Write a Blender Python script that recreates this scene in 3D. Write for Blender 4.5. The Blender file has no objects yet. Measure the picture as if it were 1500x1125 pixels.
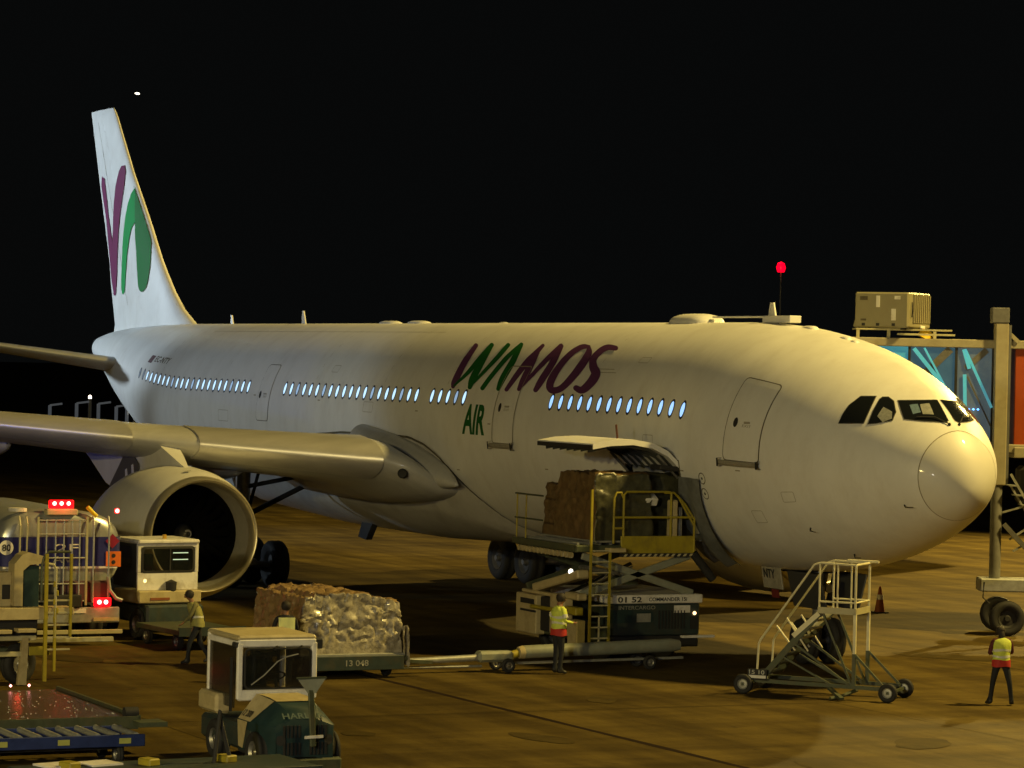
import bpy, bmesh, math, random
from mathutils import Vector, Matrix, Euler, noise
from math import sin, cos, pi, radians, sqrt, hypot, atan2
random.seed(7)
SC = bpy.context.scene
COL = SC.collection
# ------------------------------------------------------------------ camera
cd = bpy.data.cameras.new('camera'); cam = bpy.data.objects.new('camera', cd); COL.objects.link(cam)
CAMP = Vector((54.908, -37.175, 6.865))
yw, pt_, rl = -1.131797, -0.007735, 0.022364
f_ = Vector((sin(yw)*cos(pt_), cos(yw)*cos(pt_), sin(pt_)))
r_ = Vector((cos(yw), -sin(yw), 0)); u_ = r_.cross(f_)
rt = cos(rl)*r_ + sin(rl)*u_; up = -sin(rl)*r_ + cos(rl)*u_
cam.matrix_world = Matrix(((rt.x, up.x, -f_.x, CAMP.x), (rt.y, up.y, -f_.y, CAMP.y), (rt.z, up.z, -f_.z, CAMP.z), (0, 0, 0, 1)))
cd.sensor_width = 36; cd.lens = 36*4564.8/1500; cd.clip_start = 1; cd.clip_end = 3000
SC.camera = cam
# ------------------------------------------------------------------ world: night sky
W = bpy.data.worlds.new('World'); SC.world = W; W.use_nodes = True
nt = W.node_tree; bg = nt.nodes['Background']
sky = nt.nodes.new('ShaderNodeTexSky'); sky.sky_type = 'NISHITA'; sky.sun_disc = False
sky.sun_elevation = radians(-4); sky.sun_rotation = radians(120)
mixs = nt.nodes.new('ShaderNodeMix'); mixs.data_type = 'RGBA'; mixs.inputs[0].default_value = 0.97
nt.links.new(sky.outputs[0], mixs.inputs[6]); mixs.inputs[7].default_value = (0.045, 0.05, 0.05, 1)
nt.links.new(mixs.outputs[2], bg.inputs[0]); bg.inputs[1].default_value = 0.05
SC.view_settings.view_transform = 'Standard'; SC.view_settings.look = 'None'
SC.view_settings.exposure = .08; SC.view_settings.gamma = 1
# ------------------------------------------------------------------ floodlights on the apron's lamp masts (outside the frame), and an added blue wing spot
def lamp(name, loc, aim, power, col, size=1.5, ang=None, blend=.4):
    l = bpy.data.lights.new(name, 'SPOT' if ang else 'AREA')
    l.energy = power; l.color = col
    if ang: l.spot_size = radians(ang); l.spot_blend = blend; l.shadow_soft_size = size
    else: l.shape = 'SQUARE'; l.size = size
    o = bpy.data.objects.new(name, l); COL.objects.link(o); o.location = loc
    o.rotation_euler = (Vector(aim) - Vector(loc)).to_track_quat('-Z', 'Y').to_euler()
    return o
SOD = (1.0, .72, .20); WARM = (1.0, .78, .27); COOL = (.72, .88, 1.0)
lamp('apron_floodlight', (7, 21, 35), (-5, 0, 2), 104000, SOD, 1.3, 120)
lamp('terminal_wall_light', (44, -46, 10), (4, -19, 0), 12500, (1, .93, .78), .4, 42, .8)
lamp('far_stand_floodlight', (-42, 46, 24), (-38, 10, 0), 90000, SOD, .5, 100)
lamp('terminal_floodlight', (38, -62, 15), (-10, -4, 1), 36000, WARM, .8, 100)
lamp('stand_floodlight', (-62, -52, 22), (-54, 0, 8), 3800, COOL, .8, 60)
lamp('tail_floodlight', (-86, -34, 13), (-61, 0, 12.5), 62000, COOL, .5, 34)
lamp('service_road_lamp', (-58, -50, 12), (-38, -3, 0), 16000, COOL, .5, 26)
lamp('wing_blue_spot', (-14, -30, 5), (-29.5, -14.5, 4.7), 1600, (.06, .16, 1.0), .2, 24)  # added unseen spot that puts a blue edge on the outer wing

# ------------------------------------------------------------------ materials
MATS = {}
def mat(name, col, rough=.5, metal=0, var=.12, scale=6, bump=0, emit=None, es=0, coat=0, dirt=None, spec=None, alpha=None, trans=0, stretch=None):
    if name in MATS: return MATS[name]
    m = bpy.data.materials.new(name); m.use_nodes = True; n = m.node_tree.nodes; L = m.node_tree.links
    b = n['Principled BSDF']; b.inputs['Roughness'].default_value = rough; b.inputs['Metallic'].default_value = metal
    b.inputs['Coat Weight'].default_value = coat; b.inputs['Coat Roughness'].default_value = .08
    b.inputs['Transmission Weight'].default_value = trans
    if spec is not None: b.inputs['Specular IOR Level'].default_value = spec
    tc = n.new('ShaderNodeTexCoord'); mp = n.new('ShaderNodeMapping')
    L.new(tc.outputs['Object'], mp.inputs[0])
    if stretch: mp.inputs['Scale'].default_value = stretch
    nz = n.new('ShaderNodeTexNoise'); nz.inputs['Scale'].default_value = scale; nz.inputs['Detail'].default_value = 6; nz.inputs['Roughness'].default_value = .65
    L.new(mp.outputs[0], nz.inputs[0])
    rp = n.new('ShaderNodeValToRGB'); rp.color_ramp.elements[0].position = .3; rp.color_ramp.elements[1].position = .7
    c0 = [c*(1-var) for c in col]; c1 = [min(1, c*(1+var)) for c in col]
    rp.color_ramp.elements[0].color = (*c0, 1); rp.color_ramp.elements[1].color = (*c1, 1)
    L.new(nz.outputs['Fac'], rp.inputs[0]); out = rp.outputs[0]
    if dirt:
        dc, amt, dsc = dirt
        n2 = n.new('ShaderNodeTexNoise'); n2.inputs['Scale'].default_value = dsc; n2.inputs['Detail'].default_value = 8; n2.inputs['Roughness'].default_value = .7
        L.new(mp.outputs[0], n2.inputs[0])
        r2 = n.new('ShaderNodeValToRGB'); r2.color_ramp.elements[0].position = .48; r2.color_ramp.elements[1].position = .72
        r2.color_ramp.elements[0].color = (0, 0, 0, 1); r2.color_ramp.elements[1].color = (amt, amt, amt, 1)
        L.new(n2.outputs['Fac'], r2.inputs[0])
        mx = n.new('ShaderNodeMix'); mx.data_type = 'RGBA'; L.new(r2.outputs[0], mx.inputs[0]); L.new(out, mx.inputs[6]); mx.inputs[7].default_value = (*dc, 1)
        out = mx.outputs[2]
    L.new(out, b.inputs['Base Color'])
    if var or dirt:
        mr = n.new('ShaderNodeMapRange'); mr.inputs[3].default_value = max(.02, rough-.08); mr.inputs[4].default_value = min(1, rough+.12)
        L.new(nz.outputs['Fac'], mr.inputs[0]); L.new(mr.outputs[0], b.inputs['Roughness'])
    if bump:
        bp = n.new('ShaderNodeBump'); bp.inputs['Strength'].default_value = bump; bp.inputs['Distance'].default_value = .02
        L.new(nz.outputs['Fac'], bp.inputs['Height']); L.new(bp.outputs[0], b.inputs['Normal'])
    if emit: b.inputs['Emission Color'].default_value = (*emit, 1); b.inputs['Emission Strength'].default_value = es
    if alpha is not None: b.inputs['Alpha'].default_value = alpha
    MATS[name] = m; return m
PAINT = mat('aircraft_white', (.74, .74, .72), .42, var=.05, scale=1.3, coat=.06, dirt=((.34, .27, .18), .15, 2.2), stretch=(1.0, .6, .5))
PAINTR = mat('radome_white', (.70, .69, .64), .48, var=.03, scale=2, coat=.12)
GREYP = mat('wing_grey', (.47, .47, .46), .42, var=.1, scale=1.2, coat=.15, dirt=((.12, .11, .09), .4, 1.2), stretch=(1.5, .4, 1))
SLAT = mat('slat_metal', (.58, .57, .55), .34, .45, var=.08, scale=2, stretch=(1, .3, 1))
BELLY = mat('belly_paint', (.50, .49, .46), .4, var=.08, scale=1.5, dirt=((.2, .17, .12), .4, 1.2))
LIPM = mat('intake_lip_metal', (.78, .72, .55), .32, .8, var=.05)
DARK = mat('dark_recess', (.02, .02, .02), .7, var=.2)
BLACK = mat('black_rubber', (.018, .018, .018), .75, var=.3, scale=12, bump=.2)
SEAM = mat('seam_dark', (.10, .085, .05), .7, var=.3)
SEAML = mat('seam_light', (.28, .25, .18), .6, var=.3)
GLASS = mat('cockpit_glass', (.01, .012, .014), .06, var=.0, spec=.7, coat=.4)
STEEL = mat('dull_steel', (.30, .30, .29), .4, .7, var=.25, scale=8, dirt=((.08, .06, .04), .6, 5))
CHROME = mat('oleo_chrome', (.7, .7, .7), .12, 1, var=.02)
FANM = mat('fan_blade_metal', (.003, .003, .003), .95, 0, var=.1, spec=.05)
PURPLE = mat('livery_purple', (.10, .032, .10), .6, var=.08, spec=.2)
GREEN = mat('livery_green', (.012, .11, .018), .65, var=.08, spec=.15)
GREENB = mat('livery_bright_green', (.0, .30, .06), .65, var=.06, spec=.15)
PURPLEF = mat('livery_fin_purple', (.16, .015, .08), .65, var=.08, spec=.15)
WINB = mat('lit_window_blue', (.3, .4, .5), .3, emit=(.30, .55, 1.0), es=1.25)
WINW = mat('lit_window_white', (.3, .4, .5), .3, emit=(.48, .74, 1.0), es=1.2)
WINS = mat('shaded_window', (.3, .4, .5), .3, emit=(.40, .62, .92), es=.55)
WIND = mat('dim_window', (.1, .12, .14), .3, emit=(.5, .7, 1.0), es=.12)
# ------------------------------------------------------------------ mesh helpers
class MB:
    def __init__(s): s.v = []; s.f = []; s.mi = []; s.cur = 0
    def add(s, vs, fs):
        k = len(s.v); s.v += [tuple(v) for v in vs]; s.f += [tuple(i+k for i in f) for f in fs]; s.mi += [s.cur]*len(fs); return s
    def box(s, c, d, R=None, b=0.0):
        x, y, z = [q/2 for q in d]; c = Vector(c)
        b = min(b, x*.9, y*.9, z*.9)
        if b <= 0:
            vs = [Vector((i*x, j*y, k*z)) for i in (-1, 1) for j in (-1, 1) for k in (-1, 1)]
            fs = [(0, 1, 3, 2), (4, 6, 7, 5), (0, 4, 5, 1), (2, 3, 7, 6), (0, 2, 6, 4), (1, 5, 7, 3)]
        else:
            vs = []; idx = {}
            for i in (-1, 1):
                for j in (-1, 1):
                    for k in (-1, 1):
                        for a in range(3):
                            p = [i*(x-b), j*(y-b), k*(z-b)]; h = [x, y, z]; sg = (i, j, k); p[a] = sg[a]*h[a]
                            idx[(i, j, k, a)] = len(vs); vs.append(Vector(p))
            g = lambda i, j, k, a: idx[(i, j, k, a)]
            fs = []
            for sg in (-1, 1):
                fs.append([g(sg, -1, -1, 0), g(sg, 1, -1, 0), g(sg, 1, 1, 0), g(sg, -1, 1, 0)][::sg])
                fs.append([g(-1, sg, -1, 1), g(-1, sg, 1, 1), g(1, sg, 1, 1), g(1, sg, -1, 1)][::sg])
                fs.append([g(-1, -1, sg, 2), g(1, -1, sg, 2), g(1, 1, sg, 2), g(-1, 1, sg, 2)][::sg])
            for p in (-1, 1):
                for q in (-1, 1):
                    fs.append([g(p, q, -1, 0), g(p, q, 1, 0), g(p, q, 1, 1), g(p, q, -1, 1)][::p*q])
                    fs.append([g(p, -1, q, 0), g(p, -1, q, 2), g(p, 1, q, 2), g(p, 1, q, 0)][::p*q])
                    fs.append([g(-1, p, q, 1), g(1, p, q, 1), g(1, p, q, 2), g(-1, p, q, 2)][::p*q])
            for i in (-1, 1):
                for j in (-1, 1):
                    for k in (-1, 1): fs.append([g(i, j, k, 0), g(i, j, k, 1), g(i, j, k, 2)][::i*j*k])
        if R is not None: vs = [R @ v for v in vs]
        return s.add([v+c for v in vs], fs)
    def beam(s, p, q, w, h=None, b=0.0, roll=0):
        p, q = Vector(p), Vector(q); d = q-p; h = h or w
        R = d.to_track_quat('X', 'Z').to_matrix()
        if roll: R = R @ Matrix.Rotation(roll, 3, 'X')
        return s.box((p+q)/2, (d.length, w, h), R, b)
    def tube(s, p, q, r, n=10, r2=None, caps=True):
        p, q = Vector(p), Vector(q); r2 = r if r2 is None else r2
        R = (q-p).to_track_quat('Z', 'Y').to_matrix()
        vs = [p + R @ Vector((r*cos(2*pi*i/n), r*sin(2*pi*i/n), 0)) for i in range(n)] + [q + R @ Vector((r2*cos(2*pi*i/n), r2*sin(2*pi*i/n), 0)) for i in range(n)]
        fs = [(i, (i+1) % n, n+(i+1) % n, n+i) for i in range(n)]
        if caps: fs += [tuple(range(n))[::-1], tuple(range(n, 2*n))]
        return s.add(vs, fs)
    def path(s, pts, r, n=8):
        pts = [Vector(p) for p in pts]
        rings = []
        for i, p in enumerate(pts):
            d = (pts[min(i+1, len(pts)-1)] - pts[max(i-1, 0)]).normalized()
            R = d.to_track_quat('Z', 'Y').to_matrix()
            rr = r[i] if isinstance(r, (list, tuple)) else r
            rings.append([p + R @ Vector((rr*cos(2*pi*k/n), rr*sin(2*pi*k/n), 0)) for k in range(n)])
        vs = [v for g in rings for v in g]; fs = []
        for i in range(len(pts)-1):
            for k in range(n): fs.append((i*n+k, i*n+(k+1) % n, (i+1)*n+(k+1) % n, (i+1)*n+k))
        fs += [tuple(range(n))[::-1], tuple(range((len(pts)-1)*n, len(pts)*n))]
        return s.add(vs, fs)
    def lathe(s, prof, o, d, n=32, a0=0, a1=2*pi):          # prof: (t along d, radius)
        o = Vector(o); R = Vector(d).to_track_quat('Z', 'Y').to_matrix()
        full = abs(a1-a0-2*pi) < 1e-6; m = n if full else n+1
        vs = []
        for t, r in prof:
            for i in range(m):
                a = a0 + (a1-a0)*i/n; vs.append(o + R @ Vector((r*cos(a), r*sin(a), t)))
        fs = []
        for j in range(len(prof)-1):
            for i in range(n):
                k = (i+1) % m; fs.append((j*m+i, j*m+k, (j+1)*m+k, (j+1)*m+i))
        return s.add(vs, fs)
    def prism(s, poly, f0, f1):                            # poly 2D; f0/f1 map (a,b)->3D
        n = len(poly)
        vs = [f0(a, b) for a, b in poly] + [f1(a, b) for a, b in poly]
        fs = [tuple(range(n)), tuple(range(n, 2*n))[::-1]] + [(i, n+i, n+(i+1) % n, (i+1) % n) for i in range(n)]
        return s.add(vs, fs)
    def xz(s, poly, y0, y1): return s.prism(poly, lambda a, b: (a, y0, b), lambda a, b: (a, y1, b))
    def yz(s, poly, x0, x1): return s.prism(poly, lambda a, b: (x0, a, b), lambda a, b: (x1, a, b))
    def grid(s, rows, close=False):
        n = len(rows[0]); vs = [v for r in rows for v in r]; fs = []
        for j in range(len(rows)-1):
            for i in range(n if close else n-1):
                k = (i+1) % n; fs.append((j*n+i, j*n+k, (j+1)*n+k, (j+1)*n+i))
        return s.add(vs, fs)
    def build(s, name, m, parent=None, smooth=False, fix=True, angle=None):
        me = bpy.data.meshes.new(name); me.from_pydata(s.v, [], s.f)
        ms = m if isinstance(m, (list, tuple)) else [m]
        for q in ms: me.materials.append(q)
        if len(ms) > 1: me.polygons.foreach_set('material_index', s.mi)
        if fix:
            bm = bmesh.new(); bm.from_mesh(me); bmesh.ops.remove_doubles(bm, verts=bm.verts, dist=1e-5); bmesh.ops.recalc_face_normals(bm, faces=bm.faces); bm.to_mesh(me); bm.free()
        if smooth:
            me.polygons.foreach_set('use_smooth', [True]*len(me.polygons))
            me.set_sharp_from_angle(angle=radians(angle or 40))
        o = bpy.data.objects.new(name, me); COL.objects.link(o); o.parent = parent
        return o
def tag(o, label, cat, group=None, kind=None):
    if label: o['label'] = label
    if cat: o['category'] = cat
    if group: o['group'] = group
    if kind: o['kind'] = kind
    return o
def thing(name, loc, rz, label, cat, group=None):
    o = bpy.data.objects.new(name, None); COL.objects.link(o); o.location = loc; o.rotation_euler = (0, 0, rz); o.empty_display_size = .3
    return tag(o, label, cat, group)
def copy_tree(o, parent=None):
    c = o.copy(); COL.objects.link(c); c.parent = parent
    for ch in list(o.children): copy_tree(ch, c)
    return c
def text_mesh(s, bold=0.0):
    cu = bpy.data.curves.new('t', 'FONT'); cu.body = s; cu.size = 1; cu.offset = bold; cu.resolution_u = 3
    ob = bpy.data.objects.new('t', cu); COL.objects.link(ob)
    dg = bpy.context.evaluated_depsgraph_get(); me = bpy.data.meshes.new_from_object(ob.evaluated_get(dg)); bpy.data.objects.remove(ob)
    bm = bmesh.new(); bm.from_mesh(me); bpy.data.meshes.remove(me)
    xs = [v.co.x for v in bm.verts]; ys = [v.co.y for v in bm.verts]
    x0, x1, y0, y1 = min(xs), max(xs), min(ys), max(ys)
    for v in bm.verts: v.co = Vector(((v.co.x-x0)/(x1-x0), (v.co.y-y0)/(y1-y0), 0))
    return bm
def flat_text(s, name, m, parent, o, ux, uy, w, h, bold=.01):   # lettering on a flat face: origin o, unit vectors ux, uy
    bm = text_mesh(s, bold); o, ux, uy = Vector(o), Vector(ux), Vector(uy)
    for v in bm.verts: v.co = o + ux*(v.co.x*w) + uy*(v.co.y*h)
    me = bpy.data.meshes.new(name); bm.to_mesh(me); bm.free(); me.materials.append(m)
    ob = bpy.data.objects.new(name, me); COL.objects.link(ob); ob.parent = parent; return ob
def wheel(name, c, axis, r, w, parent, rim=STEEL, n=28, rimf=.55):
    """tyre with rounded shoulders and a dished rim on both sides"""
    h = w/2; t = MB().lathe([(-h*.75, r*rimf), (-h, r*.72), (-h*.95, r*.88), (-h*.7, r*.97), (-h*.3, r), (-h*.26, r*.985), (h*.26, r*.985), (h*.3, r), (h*.7, r*.97), (h*.95, r*.88), (h, r*.72), (h*.75, r*rimf), (-h*.75, r*rimf)], c, axis, n)
    ty = t.build(name, BLACK, parent, True, angle=60)
    m = MB(); m.lathe([(-h*.7, 0), (-h*.7, r*.14), (-h*.45, r*.2), (-h*.4, r*.42), (-h*.8, r*rimf*.97), (h*.8, r*rimf*.97), (h*.4, r*.42), (h*.45, r*.2), (h*.7, r*.14), (h*.7, 0)], c, axis, n)
    m.build('rim', rim, ty, True, angle=30)
    return ty

# ================================================================== ground
def ground_mat():
    m = bpy.data.materials.new('apron_concrete'); m.use_nodes = True; n = m.node_tree.nodes; L = m.node_tree.links; b = n['Principled BSDF']; b.inputs['Specular IOR Level'].default_value = .12
    tc = n.new('ShaderNodeTexCoord')
    def nz(scale, det, st=None, rough=.6):
        mp = n.new('ShaderNodeMapping'); L.new(tc.outputs['Object'], mp.inputs[0])
        if st: mp.inputs['Scale'].default_value = st[:3]; mp.inputs['Rotation'].default_value = (0, 0, st[3])
        t = n.new('ShaderNodeTexNoise'); t.inputs['Scale'].default_value = scale; t.inputs['Detail'].default_value = det; t.inputs['Roughness'].default_value = rough; L.new(mp.outputs[0], t.inputs[0]); return t.outputs['Fac']
    def ramp(x, p0, p1, c0, c1):
        r = n.new('ShaderNodeValToRGB'); r.color_ramp.elements[0].position = p0; r.color_ramp.elements[1].position = p1
        r.color_ramp.elements[0].color = (*c0, 1); r.color_ramp.elements[1].color = (*c1, 1); L.new(x, r.inputs[0]); return r.outputs[0]
    def mul(a, c, f=1):
        x = n.new('ShaderNodeMix'); x.data_type = 'RGBA'; x.blend_type = 'MULTIPLY'; x.inputs[0].default_value = f; L.new(a, x.inputs[6]); L.new(c, x.inputs[7]); return x.outputs[2]
    base = ramp(nz(.18, 8), .3, .72, (.104, .073, .0165), (.158, .112, .026))
    st1 = ramp(nz(.55, 6, (.25, 1.6, 1, .35)), .40, .60, (.58, .56, .52), (1, 1, 1))     # rubber and oil streaks
    st2 = ramp(nz(.45, 6, (1.8, .22, 1, -.25)), .38, .6, (.62, .60, .56), (1, 1, 1))
    grain = ramp(nz(9, 4), .3, .7, (.82, .82, .82), (1, 1, 1))
    spots = ramp(nz(1.3, 3), .62, .75, (1, 1, 1), (.6, .56, .5))
    c = mul(mul(mul(mul(base, st1), st2), grain), spots)
    L.new(c, b.inputs['Base Color'])
    rr = n.new('ShaderNodeMapRange'); rr.inputs[3].default_value = .65; rr.inputs[4].default_value = .95; L.new(nz(.7, 5), rr.inputs[0]); L.new(rr.outputs[0], b.inputs['Roughness'])
    bp = n.new('ShaderNodeBump'); bp.inputs['Strength'].default_value = .25; bp.inputs['Distance'].default_value = .02; L.new(nz(14, 5), bp.inputs['Height']); L.new(bp.outputs[0], b.inputs['Normal'])
    return m
GM = ground_mat()
g = MB(); N = 24
xs = [-1500, -700, -300, -150, -80, -40, 0, 30, 60, 120, 300]; ys = [-400, -150, -80, -40, -15, 10, 40, 90, 200, 500, 1200]
g.grid([[(x, y, 0) for x in xs] for y in ys])
tag(g.build('apron_ground', GM, None, fix=False), None, None, kind='structure')
def strip(name, p, q, w, m, z=.004):
    p, q = Vector((*p, z)), Vector((*q, z)); d = (q-p).normalized(); s_ = Vector((-d.y, d.x, 0))*w/2
    k = 14; rows = []
    for i in range(k+1):
        c = p.lerp(q, i/k); rows.append([c-s_*(1+.2*sin(i*2.3)), c+s_*(1+.2*cos(i*3.1))])
    o = MB().grid(rows).build(name, m, None, fix=False); return tag(o, None, None, kind='structure')
TAR = mat('joint_sealant', (.018, .010, .006), .85, spec=.1, var=.3)
PAINTL = mat('worn_line_paint', (.22, .16, .07), .8, spec=.1, var=.35, scale=3)
strip('pavement_joint', (-9.6, -11.5), (26, -10.3), .16, TAR)
RUBJ = mat('faint_joint', (.055, .040, .012), .85, spec=.1, var=.3)
for k, y in enumerate((-18.7, -4.2, 3.9)): strip('pavement_joint', (-60, y-.9), (40, y+.9), .03, RUBJ)
for k in (3, 7): strip('pavement_joint', (22-7.4*k, -30), (22.6-7.4*k, 24), .03, RUBJ)
PATCH = mat('darker_patch', (.060, .043, .012), .85, spec=.1, var=.35, scale=1.5)
def patch(cx, cy, a, b, rz, seed, m=PATCH, z=.008):
    n = 28; pts = []
    for i in range(n):
        t = 2*pi*i/n; r = 1+.28*noise.noise(Vector((cos(t)*1.3+seed, sin(t)*1.3, seed))); x, y = a*r*cos(t), b*r*sin(t); pts.append((cx+x*cos(rz)-y*sin(rz), cy+x*sin(rz)+y*cos(rz), z))
    o = MB().add(pts, [tuple(range(n))]).build('oil_stain', m, None, fix=False); tag(o, None, None, kind='structure')
for q in ((4, -12.5, .9, .35, .2, 1), (6.5, -6, .5, .9, .8, 2), (-1.5, -8.5, .7, .3, -.4, 3), (9.5, -9.5, 1.4, .25, .1, 4), (-12, -16.5, 1.1, .5, .3, 5), (2.5, -15.5, .4, .3, 0, 6), (7.5, -3.2, 1.0, .4, 1.2, 7), (-22, -1, 1.2, .8, .1, 8), (-8, 4, 1.4, .6, .5, 9)): patch(*q)
for q in ((10.2, -13.6, 2.2, 1.2, .0, 11), (8.6, -15.4, 1.5, .8, .3, 12)): patch(*q, z=.0065)
# ================================================================== airliner
ZC = 5.04; X0 = 1.1
def interp(x, xs, ys):
    n = len(xs)
    if x <= xs[0]: return ys[0]
    if x >= xs[-1]: return ys[-1]
    i = 0
    while xs[i+1] < x: i += 1
    def sl(k): return (ys[k+1]-ys[k])/(xs[k+1]-xs[k])
    def m(k):
        if k == 0: return sl(0)
        if k == n-1: return sl(n-2)
        a, b = sl(k-1), sl(k)
        return 2*a*b/(a+b) if a*b > 0 else 0
    h = xs[i+1]-xs[i]; t = (x-xs[i])/h
    return (1+2*t)*(1-t)**2*ys[i]+t*(1-t)**2*h*m(i)+t*t*(3-2*t)*ys[i+1]+t*t*(t-1)*h*m(i+1)
S =[0,.05,.2,.45,.8,1.2,1.7,2.3,3.0,3.8,4.8,6,7.5,9.5, 43,46,49,52,55,57.6,59.6,60.9,61.4]
TOP=[-.68,-.3,.08,.42,.72,1.06,1.38,1.67,1.93,2.16,2.4,2.61,2.78,2.86, 2.86,2.86,2.86,2.84,2.78,2.67,2.5,2.33,2.15]
EXS=[0,.4,.8,1.2,1.7,2.5,3.5,5,7,9,64]
EXV=[1,1.08,1.25,1.4,1.45,1.32,1.16,1.06,1.01,1,1]
BOT=[-.68,-.92,-1.15,-1.35,-1.55,-1.74,-1.95,-2.17,-2.39,-2.59,-2.78,-2.91,-2.97,-2.97, -2.97,-2.7,-2.1,-1.3,-.4,.5,1.2,1.55,1.75]
WID=[0.0,.28,.58,.89,1.19,1.45,1.72,1.99,2.23,2.44,2.62,2.75,2.84,2.86, 2.86,2.75,2.52,2.12,1.6,1.08,.7,.42,.2]

QS = [sqrt(s) for s in S]
def pt(s, th, off=0.0):
    q = sqrt(max(s, 0)); t, b, w = interp(q, QS, TOP)+ZC, interp(q, QS, BOT)+ZC, interp(q, QS, WID)
    m = (t+b)/2; sn, c = sin(th), cos(th)
    z = m + ((t-m) if sn > 0 else (m-b))*sn
    e = interp(s, EXS, EXV)
    y = -w*math.copysign(abs(c)**e if sn > 0 else abs(c), c)
    p = Vector((-s-X0, y, z))
    if off:
        d1 = pt(s+.01, th)-pt(max(s-.01, 0), th); d2 = pt(s, th+.01)-pt(s, th-.01)
        nn = d1.cross(d2)
        if nn.length > 1e-9:
            nn.normalize()
            if nn.y*y < 0 or (abs(y) < .05 and nn.z*(z-m) < 0): nn = -nn
            p += nn*off
    return p
plane = thing('airliner', (0, 0, 0), 0, 'large white twin engine airliner with purple and green lettering parked on the apron', 'airliner')
CS0, CS1, CT0, CT1 = 7.95, 10.65, -.95, -.13          # forward cargo opening
sg = [0, .004, .015, .035, .07, .12, .18, .26, .36, .46, .55]+[.55+.12*i for i in range(1, 22)]
sg += [3.3+.25*i for i in range(0, 18)]+[7.95, 8.4, 9, 9.6, 10.2, 10.65]+[11+1.0*i for i in range(0, 32)]+[42.5+.5*i for i in range(37)]+[61.2, 61.35, 61.4]
NT = 96
tg = [-pi/2+2*pi*i/NT for i in range(NT)]
tg += [CT0, CT1]; tg = sorted(t for t in tg if all(abs(t-c) > .02 or t == c for c in (CT0, CT1)))
def fus(s0, s1, skip=False):
    m = MB(); ss = [s for s in sg if s0-1e-6 <= s <= s1+1e-6]
    vs = [pt(s, t) for s in ss for t in tg]; n = len(tg); fs = []
    for j in range(len(ss)-1):
        for i in range(n):
            k = (i+1) % n
            if skip and CS0-.01 < (ss[j]+ss[j+1])/2 < CS1+.01 and CT0-.01 < (tg[i]+tg[k])/2 < CT1+.01 and k: continue
            fs.append((j*n+i, j*n+k, (j+1)*n+k, (j+1)*n+i))
    if s1 > 60: fs.append(tuple(range((len(ss)-1)*n, len(ss)*n)))
    return m.add(vs, fs)
fus(.55, 62, True).build('fuselage', PAINT, plane, True, angle=50)
fus(0, .55).build('radome', PAINTR, plane, True, angle=80)
# interior of the cargo hold seen through the open door
HOLD = mat('hold_lining', (.30, .30, .28), .6)
m = MB(); x0, x1 = -CS0-X0, -CS1-X0
m.add([(x0, -2.3, 2.9), (x1, -2.3, 2.9), (x1, -.2, 2.9), (x0, -.2, 2.9), (x0, -2.7, 4.7), (x1, -2.7, 4.7), (x1, -.2, 4.7), (x0, -.2, 4.7)], [(0, 1, 2, 3), (4, 5, 6, 7), (3, 2, 6, 7), (0, 3, 7, 4), (1, 2, 6, 5)])
m.build('cargo_hold', HOLD, plane, fix=False)
def wrapbm(bm, name, m, parent, off, ths=.06, sst=None, solid=0):
    """2D faces in (s, theta) wrapped on the fuselage skin"""
    xs = [v.co.x for v in bm.verts]; ys = [v.co.y for v in bm.verts]
    def cuts(a, b, st, no):
        k = int((b-a)/st)
        for i in range(1, k+1):
            c = a + (b-a)*i/(k+1); p = Vector((c, 0, 0)) if no.x else Vector((0, c, 0))
            bmesh.ops.bisect_plane(bm, geom=bm.verts[:]+bm.edges[:]+bm.faces[:], plane_co=p, plane_no=no)
    cuts(min(ys), max(ys), ths, Vector((0, 1, 0)))
    if sst: cuts(min(xs), max(xs), sst, Vector((1, 0, 0)))
    for v in bm.verts: v.co = pt(v.co.x, v.co.y, off)
    bmesh.ops.recalc_face_normals(bm, faces=bm.faces)
    me = bpy.data.meshes.new(name); bm.to_mesh(me); bm.free(); me.materials.append(m)
    o = bpy.data.objects.new(name, me); COL.objects.link(o); o.parent = parent; return o
def polybm(*polys):
    bm = bmesh.new()
    for poly in polys:
        bm.faces.new([bm.verts.new((a, b, 0)) for a, b in poly])
    bmesh.ops.triangulate(bm, faces=bm.faces); return bm
def wrap(poly, name, m, parent, off=.006, ths=.06, sst=None): return wrapbm(polybm(poly), name, m, parent, off, ths, sst)
def ringbm(poly, w, asp=2.86, closed=True):
    """outline ring of real width w round a polygon in (s, theta)"""
    bm = bmesh.new(); n = len(poly); P = [Vector((a, b*asp)) for a, b in poly]; ins, outs = [], []
    for i in range(n):
        a = (P[i]-P[i-1]).normalized(); b = (P[(i+1) % n]-P[i]).normalized(); t = (a+b).normalized() if (a+b).length > .01 else a
        no = Vector((-t.y, t.x)); k = w/2/max(.5, abs(no.dot(Vector((-a.y, a.x)))))
        ins.append(P[i]-no*k); outs.append(P[i]+no*k)
    vi = [bm.verts.new((p.x, p.y/asp, 0)) for p in ins]; vo = [bm.verts.new((p.x, p.y/asp, 0)) for p in outs]
    for i in range(n if closed else n-1): bm.faces.new((vi[i], vi[(i+1) % n], vo[(i+1) % n], vo[i]))
    return bm
def rrect(s0, s1, t0, t1, r=.12, asp=2.86, n=4):
    out = []
    for (cx, cy, a0) in ((s1-r, t1-r/asp, 0), (s0+r, t1-r/asp, pi/2), (s0+r, t0+r/asp, pi), (s1-r, t0+r/asp, 1.5*pi)):
        for i in range(n+1):
            a = a0+pi/2*i/n; out.append((cx+r*cos(a), cy+r*sin(a)/asp))
    return out
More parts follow.
